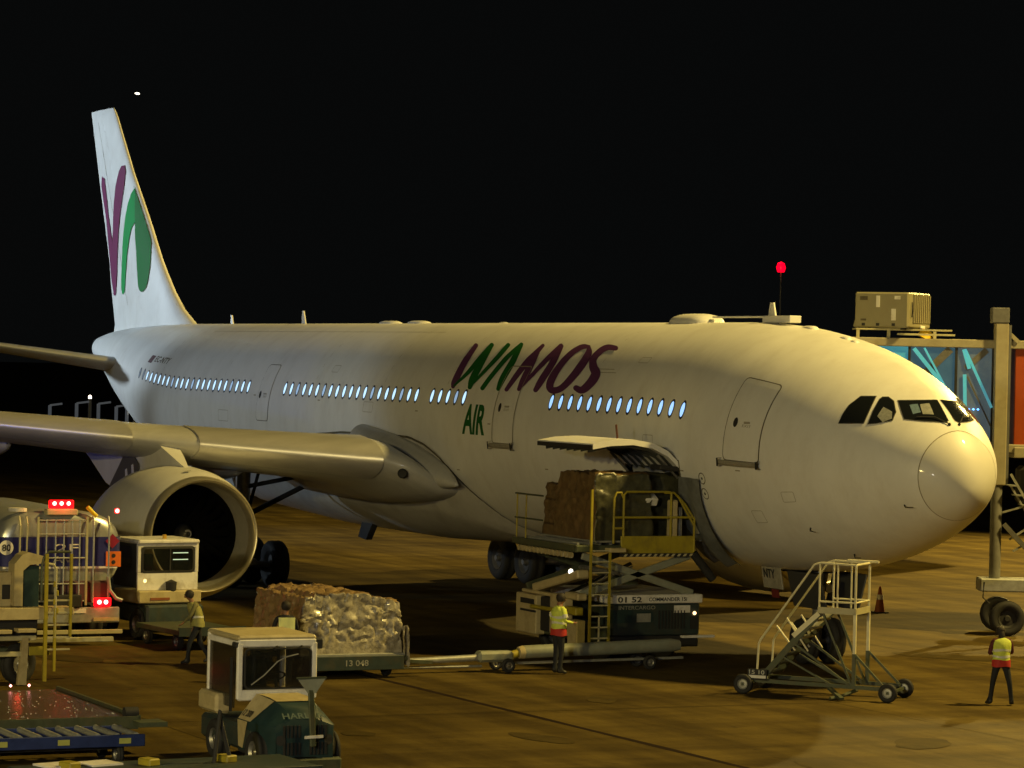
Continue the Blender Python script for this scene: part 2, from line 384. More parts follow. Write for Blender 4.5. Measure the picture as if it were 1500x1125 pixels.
# radome joint ring
wrapbm(ringbm([(.55, -pi/2+2*pi*i/72) for i in range(72)], .016, 1, True), 'radome_joint', SEAML, plane, .004, 9)
# cabin windows
CHR = mat('window_surround', (.02, .025, .04), .5)
p0 = (20.323-7.983)/23
idx = list(range(0, 14))+list(range(23, 28))+list(range(29, 49))+list(range(54, 77))
for i in idx:
    s = 7.983+p0*i; th = .293
    el = [(s+.132*cos(2*pi*k/14), th+.235*sin(2*pi*k/14)/2.86*(1.0)) for k in range(14)]
    wd = wrap(el, 'cabin_window', CHR, plane, .004, .05)
    el2 = [(s+.088*cos(2*pi*k/12), th+.175*sin(2*pi*k/12)/2.86) for k in range(12)]
    wrap(el2, 'pane', WINB if i < 14 else (WIND if i > 74 else (WINS if (i*7) % 11 in (3, 8) else WINW)), wd, .007, .05)
# doors
def door(s0, s1, t0, t1, name='passenger_door', sill=True, w=.03, text=True, sm=SEAM):
    d = wrap(rrect(s0, s1, t0, t1), name, PAINT, plane, .010, .05, .3)
    wrapbm(ringbm(rrect(s0-.015, s1+.015, t0-.005, t1+.005), w), 'door_seam', sm, d, .005 if sm is SEAM else .022, .1, .4)
    if sill:
        m = MB()
        rows = []
        for s in [s0-.08+(s1-s0+.16)*i/4 for i in range(5)]: rows.append([pt(s, t0-.045, .01), pt(s, t0-.045, .10), pt(s, t0-.028, .12), pt(s, t0-.006, .10), pt(s, t0-.006, .01)])
        m.grid(rows).build('door_sill', mat('sill_metal', (.4, .37, .30), .4, .4, var=.2), d)
        m = MB(); 
        for s in (s0-.10, s1+.04): m.grid([[pt(s+a, t0-.055, .004), pt(s+a, t0-.055, .13), pt(s+a, t0+.01, .13), pt(s+a, t0+.01, .004)] for a in (0, .07)])
        m.build('door_stop', DARK, d)
    sc = (s0+s1)/2; tm = t0+(t1-t0)*.44
    wrap([(sc+.33+.085*cos(2*pi*k/14), tm+.085*sin(2*pi*k/14)/2.86*1.4) for k in range(14)], 'porthole', DARK, d, .014)
    if text:
        bm = text_mesh('EXIT'); 
        for v in bm.verts: v.co = Vector((sc+.05-v.co.x*.32, tm-.03+v.co.y*.022, 0))
        wrapbm(bm, 'exit_lettering', SEAML, d, .014)
        m = MB(); m.box(pt(sc-.1, tm+.01, .02), (.22, .03, .05)); m.build('door_handle', mat('handle_grey', (.35, .33, .28), .4), d)
    return d
door(4.62, 5.95, -.06, .66)
door(16.95, 18.2, -.10, .62, sm=SEAML)
door(34.9, 35.9, -.06, .56, w=.02, sill=False)
# skin lap joints and small outlines
for s in (13.2, 17, 21.7, 26.1, 31.4, 39.5, 46.0):
    wrapbm(ringbm([(s, .3+.14*k) for k in range(9)], .012, 2.86, False), 'skin_joint', SEAML, plane, .003, 9)
m = ringbm([(s, 1.12) for s in [25+1.5*k for k in range(14)]], .014, 2.86, False); wrapbm(m, 'skin_joint', SEAML, plane, .003, 9)
for s, t in ((6.95, -.245), (6.98, -.375)):
    c = wrapbm(ringbm([(s+.13*cos(2*pi*k/20), t+.13*sin(2*pi*k/20)/2.86) for k in range(20)], .022), 'static_port_ring', SEAM, plane, .004)
    wrap([(s+.035*cos(2*pi*k/10), t+.035*sin(2*pi*k/10)/2.86) for k in range(10)], 'port', DARK, c, .006)
for s, t in ((.95, -.62), (3.6, -.72), (3.3, -1.2)):
    m = MB(); a = pt(s, t, 0); b = pt(s-.05, t, .1); c = pt(s-.2, t-.02, .11); m.path([a, b, c], [.02, .012, .008], 6).build('probe', DARK, plane, True)
# cockpit windows (starboard traced, port mirrored), each pane a part with its frame
CW = [[(2.488, 0.439), (2.526, 0.572), (2.542, 0.661), (2.508, 0.732), (2.487, 0.805), (2.347, 0.841), (2.215, 0.879), (2.132, 0.789), (2.064, 0.701), (2.005, 0.611), (1.961, 0.521), (2.085, 0.498), (2.214, 0.476), (2.348, 0.457)],
[(1.857, 0.533), (1.91, 0.623), (1.977, 0.713), (2.026, 0.791), (2.087, 0.87), (2.086, 0.91), (1.999, 0.944), (1.823, 0.933), (1.564, 0.823), (1.472, 0.704), (1.587, 0.638), (1.71, 0.579)],
[(1.765, 0.976), (1.672, 1.031), (1.585, 1.093), (1.506, 1.165), (1.435, 1.249), (1.377, 1.352), (1.335, 1.499), (1.063, 1.461), (0.818, 1.453), (0.783, 1.373), (0.846, 1.224), (0.925, 1.099), (1.017, 0.992), (1.104, 0.922), (1.198, 0.864), (1.299, 0.815), (1.532, 0.896)],
]
RUBB = mat('window_seal', (.10, .095, .08), .6)
for poly in CW:
    for side in (0, 1):
        P2 = poly if side == 0 else [(a, pi-b) for a, b in poly][::-1]
        w_ = wrap(P2, 'cockpit_window', GLASS, plane, .012, .05, .15)
        wrapbm(ringbm(P2, .03, 1.6), 'seal', RUBB, w_, .009, .1, .2)
for side in (0, 1):
    th = lambda a: a if side == 0 else pi-a
    m = MB(); m.path([pt(.72, th(1.40), .03), pt(.95, th(1.20), .045), pt(1.15, th(.95), .04)], .014, 6); m.path([pt(.70, th(1.42), .0), pt(.72, th(1.40), .04)], .03, 6)
    m.build('wiper', BLACK, plane)
REFP = mat('reflection_pale', (.24, .25, .24), .5, var=.3, scale=14); REFB = mat('reflection_blue', (.12, .19, .27), .4, var=.3, scale=14)  # pale and blue patches paint reflections onto the cockpit glass
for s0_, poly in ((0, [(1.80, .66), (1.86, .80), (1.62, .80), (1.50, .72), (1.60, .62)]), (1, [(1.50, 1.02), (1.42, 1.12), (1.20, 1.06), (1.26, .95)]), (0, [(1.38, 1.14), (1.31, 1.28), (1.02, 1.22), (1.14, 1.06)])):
    wrap(poly, 'painted_reflection', REFB if s0_ else REFP, plane, .016, .05, .15)
# lettering on the fuselage
LETTERS = [
('letter_w', PURPLE, [[((21.719,0.9075),(21.645,0.9009)),((21.782,0.9103),(21.569,0.8915)),((21.829,0.9088),(21.496,0.8794)),((21.846,0.9022),(21.441,0.8667)),((21.839,0.8956),(21.422,0.8592)),((21.793,0.8677),(21.368,0.8309)),((21.745,0.8307),(21.308,0.7933)),((21.703,0.7886),(21.251,0.7509)),((21.669,0.7447),(21.204,0.7073)),((21.644,0.7019),(21.168,0.6656)),((21.622,0.6627),(21.141,0.6286)),((21.597,0.6247),(21.114,0.5932)),((21.573,0.5858),(21.088,0.5561)),((21.552,0.5478),(21.068,0.5196)),((21.537,0.5127),(21.056,0.4857)),((21.527,0.4822),(21.054,0.4561)),((21.519,0.4577),(21.060,0.4328)),((21.507,0.4389),(21.073,0.4168)),((21.487,0.4244),(21.088,0.4066)),((21.462,0.4135),(21.105,0.4003)),((21.436,0.4056),(21.120,0.3961)),((21.414,0.4009),(21.132,0.3919)),((21.401,0.3969),(21.141,0.3876)),((21.393,0.3921),(21.143,0.3831)),((21.367,0.3849),(21.163,0.3776)),((21.327,0.3791),(21.198,0.3745)),((21.284,0.3755),(21.239,0.3738))]]),
('letter_w', GREEN, [[((21.244,0.3934),(21.262,0.3954)),((21.223,0.3921),(21.277,0.3981)),((21.202,0.3919),(21.286,0.4013)),((21.183,0.3930),(21.286,0.4045)),((21.174,0.3943),(21.282,0.4062)),((21.110,0.4068),(21.233,0.4205)),((21.023,0.4238),(21.168,0.4400)),((20.922,0.4444),(21.094,0.4633)),((20.818,0.4673),(21.021,0.4892)),((20.720,0.4917),(20.954,0.5162)),((20.637,0.5163),(20.900,0.5427)),((20.568,0.5419),(20.858,0.5700)),((20.507,0.5695),(20.825,0.5996)),((20.455,0.5986),(20.801,0.6310)),((20.413,0.6285),(20.786,0.6633)),((20.382,0.6584),(20.777,0.6956)),((20.359,0.6876),(20.772,0.7269)),((20.347,0.7181),(20.769,0.7587)),((20.347,0.7511),(20.773,0.7924)),((20.358,0.7847),(20.783,0.8263)),((20.379,0.8166),(20.802,0.8583)),((20.405,0.8444),(20.825,0.8862)),((20.428,0.8652),(20.847,0.9073)),((20.441,0.8722),(20.849,0.9132)),((20.487,0.8846),(20.823,0.9185)),((20.555,0.8970),(20.770,0.9186)),((20.629,0.9070),(20.704,0.9145))],
 [((20.734,0.9112),(20.663,0.9054)),((20.793,0.9132),(20.588,0.8965)),((20.834,0.9107),(20.514,0.8847)),((20.844,0.9033),(20.455,0.8719)),((20.833,0.8964),(20.433,0.8643)),((20.783,0.8719),(20.373,0.8394)),((20.724,0.8394),(20.301,0.8063)),((20.667,0.8023),(20.227,0.7686)),((20.616,0.7634),(20.161,0.7295)),((20.574,0.7253),(20.106,0.6914)),((20.540,0.6901),(20.064,0.6566)),((20.514,0.6560),(20.031,0.6228)),((20.494,0.6208),(20.004,0.5879)),((20.481,0.5858),(19.986,0.5534)),((20.472,0.5525),(19.976,0.5209)),((20.465,0.5219),(19.974,0.4920)),((20.456,0.4951),(19.977,0.4681)),((20.438,0.4715),(19.984,0.4489)),((20.410,0.4503),(19.992,0.4325)),((20.377,0.4321),(20.001,0.4182)),((20.344,0.4171),(20.010,0.4059)),((20.317,0.4054),(20.018,0.3952)),((20.301,0.3967),(20.024,0.3867)),((20.293,0.3915),(20.026,0.3819)),((20.265,0.3838),(20.047,0.3760)),((20.222,0.3775),(20.085,0.3726)),((20.176,0.3736),(20.129,0.3719))]]),
('letter_a', GREEN, [[((20.154,0.3962),(20.172,0.3981)),((20.134,0.3952),(20.188,0.4006)),((20.113,0.3952),(20.198,0.4038)),((20.096,0.3965),(20.200,0.4070)),((20.088,0.3979),(20.197,0.4088)),((20.031,0.4133),(20.152,0.4255)),((19.953,0.4345),(20.095,0.4486)),((19.866,0.4599),(20.031,0.4764)),((19.777,0.4878),(19.968,0.5068)),((19.693,0.5164),(19.910,0.5380)),((19.621,0.5439),(19.861,0.5678)),((19.557,0.5711),(19.817,0.5972)),((19.496,0.5999),(19.777,0.6282)),((19.441,0.6297),(19.744,0.6602)),((19.395,0.6597),(19.719,0.6922)),((19.361,0.6893),(19.703,0.7236)),((19.339,0.7176),(19.696,0.7532)),((19.331,0.7460),(19.698,0.7822)),((19.334,0.7751),(19.707,0.8118)),((19.348,0.8037),(19.723,0.8406)),((19.369,0.8302),(19.745,0.8674)),((19.392,0.8530),(19.769,0.8906)),((19.412,0.8702),(19.790,0.9083)),((19.424,0.8766),(19.792,0.9138)),((19.467,0.8881),(19.770,0.9187)),((19.529,0.8993),(19.722,0.9190)),((19.595,0.9085),(19.663,0.9153))],
 [((19.356,0.3699),(19.405,0.3740)),((19.305,0.3682),(19.447,0.3799)),((19.255,0.3693),(19.479,0.3877)),((19.216,0.3736),(19.491,0.3962)),((19.201,0.3778),(19.487,0.4013)),((19.174,0.3907),(19.462,0.4143)),((19.140,0.4081),(19.431,0.4318)),((19.103,0.4290),(19.396,0.4532)),((19.062,0.4526),(19.359,0.4776)),((19.020,0.4781),(19.320,0.5041)),((18.976,0.5046),(19.280,0.5316)),((18.931,0.5338),(19.241,0.5617)),((18.887,0.5669),(19.204,0.5959)),((18.846,0.6025),(19.172,0.6328)),((18.812,0.6390),(19.147,0.6709)),((18.784,0.6747),(19.127,0.7086)),((18.760,0.7078),(19.109,0.7439)),((18.736,0.7398),(19.087,0.7780)),((18.710,0.7728),(19.062,0.8125)),((18.688,0.8054),(19.039,0.8459)),((18.673,0.8358),(19.023,0.8768)),((18.665,0.8622),(19.015,0.9034)),((18.666,0.8825),(19.017,0.9236)),((18.672,0.8878),(19.012,0.9278)),((18.703,0.8979),(18.983,0.9308)),((18.754,0.9084),(18.932,0.9295)),((18.812,0.9174),(18.874,0.9248))],
 [((18.913,0.9204),(18.851,0.9157)),((18.961,0.9216),(18.784,0.9081)),((18.993,0.9185),(18.714,0.8975)),((18.997,0.9111),(18.658,0.8857)),((18.983,0.9045),(18.634,0.8784)),((18.924,0.8795),(18.562,0.8530)),((18.853,0.8465),(18.471,0.8192)),((18.781,0.8091),(18.376,0.7805)),((18.717,0.7702),(18.290,0.7404)),((18.665,0.7324),(18.219,0.7013)),((18.627,0.6981),(18.169,0.6656)),((18.601,0.6651),(18.137,0.6315)),((18.584,0.6311),(18.118,0.5970)),((18.577,0.5972),(18.111,0.5633)),((18.574,0.5645),(18.114,0.5316)),((18.574,0.5340),(18.122,0.5030)),((18.571,0.5065),(18.133,0.4786)),((18.560,0.4816),(18.144,0.4574)),((18.542,0.4584),(18.157,0.4380)),((18.520,0.4377),(18.170,0.4205)),((18.499,0.4199),(18.184,0.4052)),((18.482,0.4056),(18.196,0.3922)),((18.472,0.3951),(18.206,0.3822)),((18.468,0.3901),(18.211,0.3777)),((18.444,0.3823),(18.235,0.3723)),((18.407,0.3759),(18.274,0.3695)),((18.364,0.3716),(18.318,0.3694))]]),
('letter_m', PURPLE, [[((17.829,0.3669),(17.873,0.3705)),((17.783,0.3654),(17.910,0.3758)),((17.739,0.3665),(17.938,0.3829)),((17.704,0.3704),(17.950,0.3906)),((17.691,0.3742),(17.946,0.3952)),((17.656,0.3889),(17.923,0.4107)),((17.611,0.4093),(17.895,0.4325)),((17.561,0.4335),(17.865,0.4586)),((17.511,0.4599),(17.836,0.4870)),((17.465,0.4863),(17.812,0.5157)),((17.425,0.5109),(17.790,0.5425)),((17.390,0.5345),(17.772,0.5681)),((17.357,0.5589),(17.756,0.5945)),((17.328,0.5835),(17.744,0.6211)),((17.303,0.6077),(17.733,0.6475)),((17.282,0.6311),(17.725,0.6729)),((17.265,0.6529),(17.715,0.6968)),((17.252,0.6728),(17.703,0.7186)),((17.240,0.6914),(17.688,0.7385)),((17.229,0.7094),(17.670,0.7567)),((17.221,0.7271),(17.653,0.7738)),((17.217,0.7449),(17.638,0.7904)),((17.217,0.7633),(17.626,0.8071)),((17.223,0.7830),(17.618,0.8251)),((17.235,0.8037),(17.611,0.8440)),((17.252,0.8246),(17.607,0.8628)),((17.271,0.8442),(17.605,0.8803)),((17.290,0.8610),(17.606,0.8953)),((17.305,0.8734),(17.608,0.9065)),((17.313,0.8785),(17.607,0.9106)),((17.344,0.8877),(17.586,0.9142)),((17.392,0.8970),(17.546,0.9138)),((17.443,0.9046),(17.497,0.9105))],
 [((17.410,0.8177),(17.353,0.8135)),((17.457,0.8189),(17.295,0.8067)),((17.492,0.8165),(17.238,0.7975)),((17.504,0.8103),(17.195,0.7872)),((17.497,0.8046),(17.179,0.7809)),((17.477,0.7897),(17.144,0.7649)),((17.455,0.7699),(17.099,0.7437)),((17.431,0.7466),(17.050,0.7190)),((17.408,0.7213),(17.003,0.6925)),((17.385,0.6950),(16.961,0.6655)),((17.363,0.6690),(16.926,0.6395)),((17.340,0.6420),(16.897,0.6127)),((17.319,0.6130),(16.871,0.5839)),((17.301,0.5833),(16.852,0.5546)),((17.287,0.5544),(16.840,0.5262)),((17.275,0.5274),(16.836,0.5000)),((17.266,0.5036),(16.841,0.4773)),((17.255,0.4819),(16.853,0.4573)),((17.241,0.4611),(16.873,0.4387)),((17.226,0.4418),(16.897,0.4220)),((17.213,0.4249),(16.922,0.4074)),((17.203,0.4109),(16.944,0.3954)),((17.197,0.4005),(16.960,0.3863)),((17.195,0.3960),(16.967,0.3824)),((17.178,0.3890),(16.992,0.3779)),((17.146,0.3829),(17.028,0.3759)),((17.109,0.3787),(17.068,0.3763))],
 [((17.025,0.3942),(17.043,0.3959)),((17.006,0.3933),(17.057,0.3983)),((16.987,0.3934),(17.068,0.4013)),((16.972,0.3948),(17.070,0.4044)),((16.965,0.3962),(17.068,0.4063)),((16.929,0.4068),(17.043,0.4180)),((16.881,0.4210),(17.012,0.4338)),((16.825,0.4381),(16.977,0.4530)),((16.765,0.4575),(16.939,0.4748)),((16.702,0.4786),(16.899,0.4983)),((16.640,0.5008),(16.857,0.5228)),((16.576,0.5249),(16.813,0.5492)),((16.510,0.5518),(16.770,0.5786)),((16.445,0.5808),(16.729,0.6102)),((16.385,0.6111),(16.692,0.6431)),((16.332,0.6418),(16.659,0.6764)),((16.288,0.6721),(16.631,0.7091)),((16.248,0.7042),(16.604,0.7432)),((16.215,0.7398),(16.579,0.7803)),((16.192,0.7765),(16.562,0.8182)),((16.181,0.8117),(16.555,0.8544)),((16.180,0.8426),(16.559,0.8861)),((16.185,0.8658),(16.568,0.9100)),((16.192,0.8720),(16.565,0.9151)),((16.228,0.8836),(16.535,0.9191)),((16.286,0.8955),(16.482,0.9182)),((16.351,0.9054),(16.419,0.9134))],
 [((16.429,0.9124),(16.366,0.9074)),((16.480,0.9137),(16.298,0.8993)),((16.513,0.9106),(16.228,0.8883)),((16.519,0.9030),(16.173,0.8760)),((16.506,0.8962),(16.150,0.8685)),((16.455,0.8725),(16.087,0.8445)),((16.393,0.8415),(16.007,0.8126)),((16.331,0.8061),(15.923,0.7760)),((16.277,0.7691),(15.847,0.7375)),((16.233,0.7329),(15.785,0.6995)),((16.203,0.6992),(15.744,0.6642)),((16.184,0.6659),(15.721,0.6297)),((16.175,0.6308),(15.711,0.5940)),((16.175,0.5955),(15.715,0.5588)),((16.184,0.5617),(15.729,0.5256)),((16.197,0.5306),(15.750,0.4958)),((16.208,0.5038),(15.774,0.4706)),((16.216,0.4806),(15.800,0.4496)),((16.220,0.4598),(15.830,0.4312)),((16.221,0.4415),(15.860,0.4153)),((16.221,0.4258),(15.888,0.4019)),((16.222,0.4131),(15.913,0.3909)),((16.224,0.4034),(15.932,0.3823)),((16.225,0.3979),(15.944,0.3777)),((16.208,0.3890),(15.979,0.3726)),((16.172,0.3811),(16.027,0.3707)),((16.127,0.3754),(16.077,0.3718))]]),
('letter_o', PURPLE, [[((14.655,0.8850),(14.620,0.8769)),((14.700,0.8928),(14.600,0.8695)),((14.754,0.8998),(14.596,0.8631)),((14.809,0.9044),(14.615,0.8594)),((14.838,0.9055),(14.637,0.8588)),((14.898,0.9077),(14.688,0.8577)),((14.991,0.9118),(14.756,0.8567)),((15.106,0.9154),(14.824,0.8545)),((15.224,0.9153),(14.883,0.8503)),((15.320,0.9086),(14.928,0.8432)),((15.389,0.8961),(14.972,0.8322)),((15.446,0.8801),(15.018,0.8179)),((15.494,0.8608),(15.061,0.8011)),((15.535,0.8389),(15.098,0.7822)),((15.566,0.8151),(15.126,0.7617)),((15.588,0.7888),(15.145,0.7386)),((15.603,0.7602),(15.160,0.7128)),((15.615,0.7306),(15.173,0.6854)),((15.626,0.7011),(15.183,0.6578)),((15.638,0.6726),(15.192,0.6311)),((15.649,0.6442),(15.197,0.6045)),((15.660,0.6152),(15.199,0.5771)),((15.669,0.5868),(15.200,0.5503)),((15.675,0.5599),(15.199,0.5254)),((15.677,0.5353),(15.196,0.5038)),((15.671,0.5127),(15.191,0.4852)),((15.659,0.4912),(15.182,0.4689)),((15.638,0.4709),(15.170,0.4551)),((15.606,0.4513),(15.156,0.4443)),((15.560,0.4322),(15.141,0.4369)),((15.495,0.4137),(15.128,0.4323)),((15.408,0.3963),(15.119,0.4294)),((15.299,0.3812),(15.118,0.4284)),((15.169,0.3701),(15.124,0.4281)),((15.039,0.3651),(15.118,0.4274)),((14.922,0.3651),(15.078,0.4269)),((14.809,0.3681),(15.014,0.4278)),((14.694,0.3742),(14.942,0.4309)),((14.582,0.3836),(14.870,0.4366)),((14.478,0.3968),(14.805,0.4453)),((14.387,0.4139),(14.745,0.4588)),((14.306,0.4344),(14.687,0.4775)),((14.234,0.4570),(14.635,0.4997)),((14.170,0.4806),(14.590,0.5238)),((14.114,0.5041),(14.552,0.5481)),((14.066,0.5283),(14.523,0.5727)),((14.025,0.5540),(14.503,0.5990)),((13.994,0.5807),(14.493,0.6263)),((13.974,0.6077),(14.491,0.6538)),((13.968,0.6347),(14.495,0.6807)),((13.973,0.6623),(14.505,0.7078)),((13.991,0.6914),(14.522,0.7356)),((14.022,0.7207),(14.547,0.7627)),((14.067,0.7493),(14.576,0.7874)),((14.128,0.7770),(14.605,0.8068)),((14.218,0.8043),(14.628,0.8197)),((14.329,0.8292),(14.652,0.8301)),((14.435,0.8483),(14.684,0.8409)),((14.513,0.8606),(14.728,0.8529)),((14.561,0.8685),(14.768,0.8636)),((14.599,0.8755),(14.798,0.8708)),((14.665,0.8850),(14.827,0.8811)),((14.728,0.8913),(14.831,0.8888)),((14.778,0.8938),(14.814,0.8930))]]),
('letter_s', PURPLE, [[((13.039,0.8667),(12.996,0.8552)),((13.098,0.8782),(12.977,0.8452)),((13.175,0.8893),(12.983,0.8371)),((13.255,0.8973),(13.018,0.8331)),((13.301,0.8999),(13.054,0.8332)),((13.373,0.9028),(13.126,0.8348)),((13.484,0.9079),(13.224,0.8375)),((13.618,0.9131),(13.328,0.8396)),((13.754,0.9161),(13.416,0.8399)),((13.868,0.9137),(13.473,0.8375)),((13.945,0.9054),(13.513,0.8324)),((13.999,0.8939),(13.549,0.8246)),((14.036,0.8799),(13.579,0.8147)),((14.062,0.8642),(13.601,0.8029)),((14.079,0.8475),(13.616,0.7897)),((14.090,0.8289),(13.625,0.7746)),((14.094,0.8082),(13.629,0.7576)),((14.090,0.7860),(13.625,0.7401)),((14.075,0.7628),(13.611,0.7238)),((14.044,0.7385),(13.588,0.7107)),((13.989,0.7132),(13.556,0.7005)),((13.917,0.6889),(13.509,0.6897)),((13.840,0.6669),(13.450,0.6775)),((13.767,0.6477),(13.379,0.6638)),((13.687,0.6281),(13.319,0.6522)),((13.582,0.6064),(13.275,0.6453)),((13.479,0.5887),(13.210,0.6367)),((13.417,0.5781),(13.104,0.6214)),((13.402,0.5750),(12.971,0.5975)),((13.407,0.5757),(12.863,0.5676)),((13.398,0.5699),(12.818,0.5410)),((13.386,0.5578),(12.809,0.5185)),((13.382,0.5429),(12.822,0.4978)),((13.388,0.5270),(12.849,0.4785)),((13.402,0.5115),(12.886,0.4607)),((13.426,0.4951),(12.935,0.4429)),((13.462,0.4776),(12.999,0.4244)),((13.505,0.4615),(13.077,0.4068)),((13.549,0.4490),(13.167,0.3915)),((13.573,0.4431),(13.282,0.3796)),((13.574,0.4415),(13.438,0.3763)),((13.604,0.4411),(13.587,0.3822)),((13.666,0.4435),(13.703,0.3909)),((13.744,0.4478),(13.782,0.3982)),((13.807,0.4509),(13.829,0.4022)),((13.852,0.4529),(13.872,0.4059)),((13.915,0.4526),(13.931,0.4141)),((13.961,0.4483),(13.971,0.4238)),((13.984,0.4416),(13.988,0.4331))]]),
]
def strokepoly(pts, n=5):
    """capsule of varying width in (s, arc) metres"""
    P = [Vector((a, b)) for a, b, _ in pts]; Wd = [w/2 for *_, w in pts]; L_, R_ = [], []
    k = len(P)
    for i in range(k):
        d = (P[min(i+1, k-1)]-P[max(i-1, 0)]).normalized(); no = Vector((-d.y, d.x)); L_.append(P[i]+no*Wd[i]); R_.append(P[i]-no*Wd[i])
    return L_, R_
k_ = 0
for nm, mt, polys in LETTERS:
    root = None
    for poly in polys:
        k_ += 1; bm = bmesh.new()
        if isinstance(poly[0][0], tuple):      # strip of left/right pairs
            vs = [(bm.verts.new((*l, 0)), bm.verts.new((*r, 0))) for l, r in poly]
            for a, b in zip(vs, vs[1:]): bm.faces.new((a[0], b[0], b[1], a[1]))
        o = wrapbm(bm, nm, mt, root or plane, .014+.0012*(k_ % 5), .06)
        if root is None: root = o
        else: o.name = 'stroke'
def wraptext(s, name, m, sl, tb, w, h, off=.005, slant=0, bold=.01, asp=2.86):
    bm = text_mesh(s, bold)
    for v in bm.verts: v.co = Vector((sl-v.co.x*w-slant*v.co.y, tb+v.co.y*h/asp, 0))
    return wrapbm(bm, name, m, plane, off)
wraptext('AIR', 'air_lettering', GREEN, 20.15, -.045, 1.42, .80, bold=.035, slant=.05)
wraptext('EC-NTY', 'registration', SEAM, 47.6, .50, 1.75, .26, bold=.02, slant=.1, off=.006)
wrap([(48.35, .47), (47.85, .47), (47.7, .585), (48.2, .585)], 'flag_marking', mat('flag_dark', (.09, .02, .025), .5), plane, .006, .03)
for s0_, s1_, t0_, t1_ in ((9.2, 9.7, -.02, .06), (12.6, 13.3, -.62, -.42), (14.6, 15.0, -.80, -.70), (3.6, 4.0, -.42, -.32), (4.9, 5.3, -.62, -.5), (26.5, 27.2, .10, .2), (30, 30.5, .5, .58), (38.5, 39.4, -.1, .02), (10.8, 11.3, .70, .76)):
    wrapbm(ringbm(rrect(s0_, s1_, t0_, t1_, .04), .012), 'access_hatch', SEAML, plane, .004, .1)
for k in range(12):
    s_ = 5.5+k*3.1+.7*sin(k*5); t_ = -.15+.35*sin(k*3.3); wrap([(s_, t_), (s_-.18, t_), (s_-.18, t_+.01), (s_, t_+.01)], 'stencil_marking', SEAML, plane, .004)
for s, t, w in ((17.6, -.03, .3), (13.2, .62, .9), (13.0, .585, .9)): wrap([(s, t), (s-w, t), (s-w, t+.006), (s, t+.006)], 'stencil_marking', SEAML, plane, .005)
# belly fairing
SEAMP = [(17.2, -pi/2), (18.6, -1.25), (19.6, -1.0), (20.102, -.742), (21.2, -.42), (21.9, -.27), (22.694, -.173), (23.7, -.115), (25.3, -.105), (28.8, -.12), (33.5, -.214), (37.5, -.5), (40.5, -1.0), (42, -pi/2)]
def seam_th(s):
    for (a, b), (c, d) in zip(SEAMP, SEAMP[1:]):
        if a <= s <= c: return b+(d-b)*(s-a)/(c-a)
    return -pi/2
rows = []; rim1 = []; SSF = [17.21]+[17.4+.35*k for k in range(70)]+[41.95]
for s in SSF:
    t1 = seam_th(s); env = min(1, (s-17.2)/9)**.8*min(1, (42-s)/9)**.9; r = []
    ks = 26
    for half in (0, 1):
        for k in range(ks+1):
            u = k/ks; t = -pi/2+(t1+pi/2)*(u if half else 1-u)
            d = (1-(t+pi/2)/(t1+pi/2+1e-6))          # 0 at seam .. 1 at keel
            bul = .035+.50*env*min(1, (d*2.2))**1.2*(1-.25*d)
            p = pt(s, t if half == 0 else t, bul)
            if half: p.y = -p.y
            if d < 1e-3: p = pt(s, t, .03) if half == 0 else Vector((p.x, -pt(s, t, .03).y, pt(s, t, .03).z))
            r.append(p)
    rows.append(r)
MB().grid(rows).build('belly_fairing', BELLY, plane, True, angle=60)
mm = ringbm([(s, seam_th(s)) for s in [17.3+.25*k for k in range(98)]], .06, 2.86, False); wrapbm(mm, 'fairing_joint', SEAM, plane, .036, 9)
# wings
def naca(u, t): return 5*t*(.2969*sqrt(u)-.126*u-.3516*u*u+.2843*u**3-.1036*u**4)
US = [1, .9, .78, .64, .5, .38, .27, .18, .11, .06, .028, .009, 0]
def section(xle, y, zle, c, t, drop=.03):
    pts = []
    for u in US: pts.append((u, naca(u, t)*c*1.05+ -drop*c*u*u*0.6))
    for u in US[::-1][1:]: pts.append((u, -naca(u, t)*c*.95-drop*c*u*u*.6))
    return [Vector((xle-u*c, y, zle+z-u*c*.03)) for u, z in pts]
WS = [(-2.4, -22.3, 3.36, 11.0, .085), (-3.0, -22.25, 3.40, 10.9, .095), (-3.5, -22.35, 3.68, 10.7, .12), (-3.95, -22.62, 3.93, 10.4, .135), (-4.4, -22.87, 4.06, 10.2, .135), (-5.4, -23.5, 4.13, 9.7, .13), (-7.5, -24.8, 4.27, 8.9, .125), (-9.6, -26.1, 4.44, 8.1, .12), (-13.5, -28.5, 4.76, 6.9, .115), (-18, -31.3, 5.15, 5.6, .11), (-24, -35.0, 5.7, 4.1, .105), (-29.2, -38.2, 6.35, 2.6, .10)]
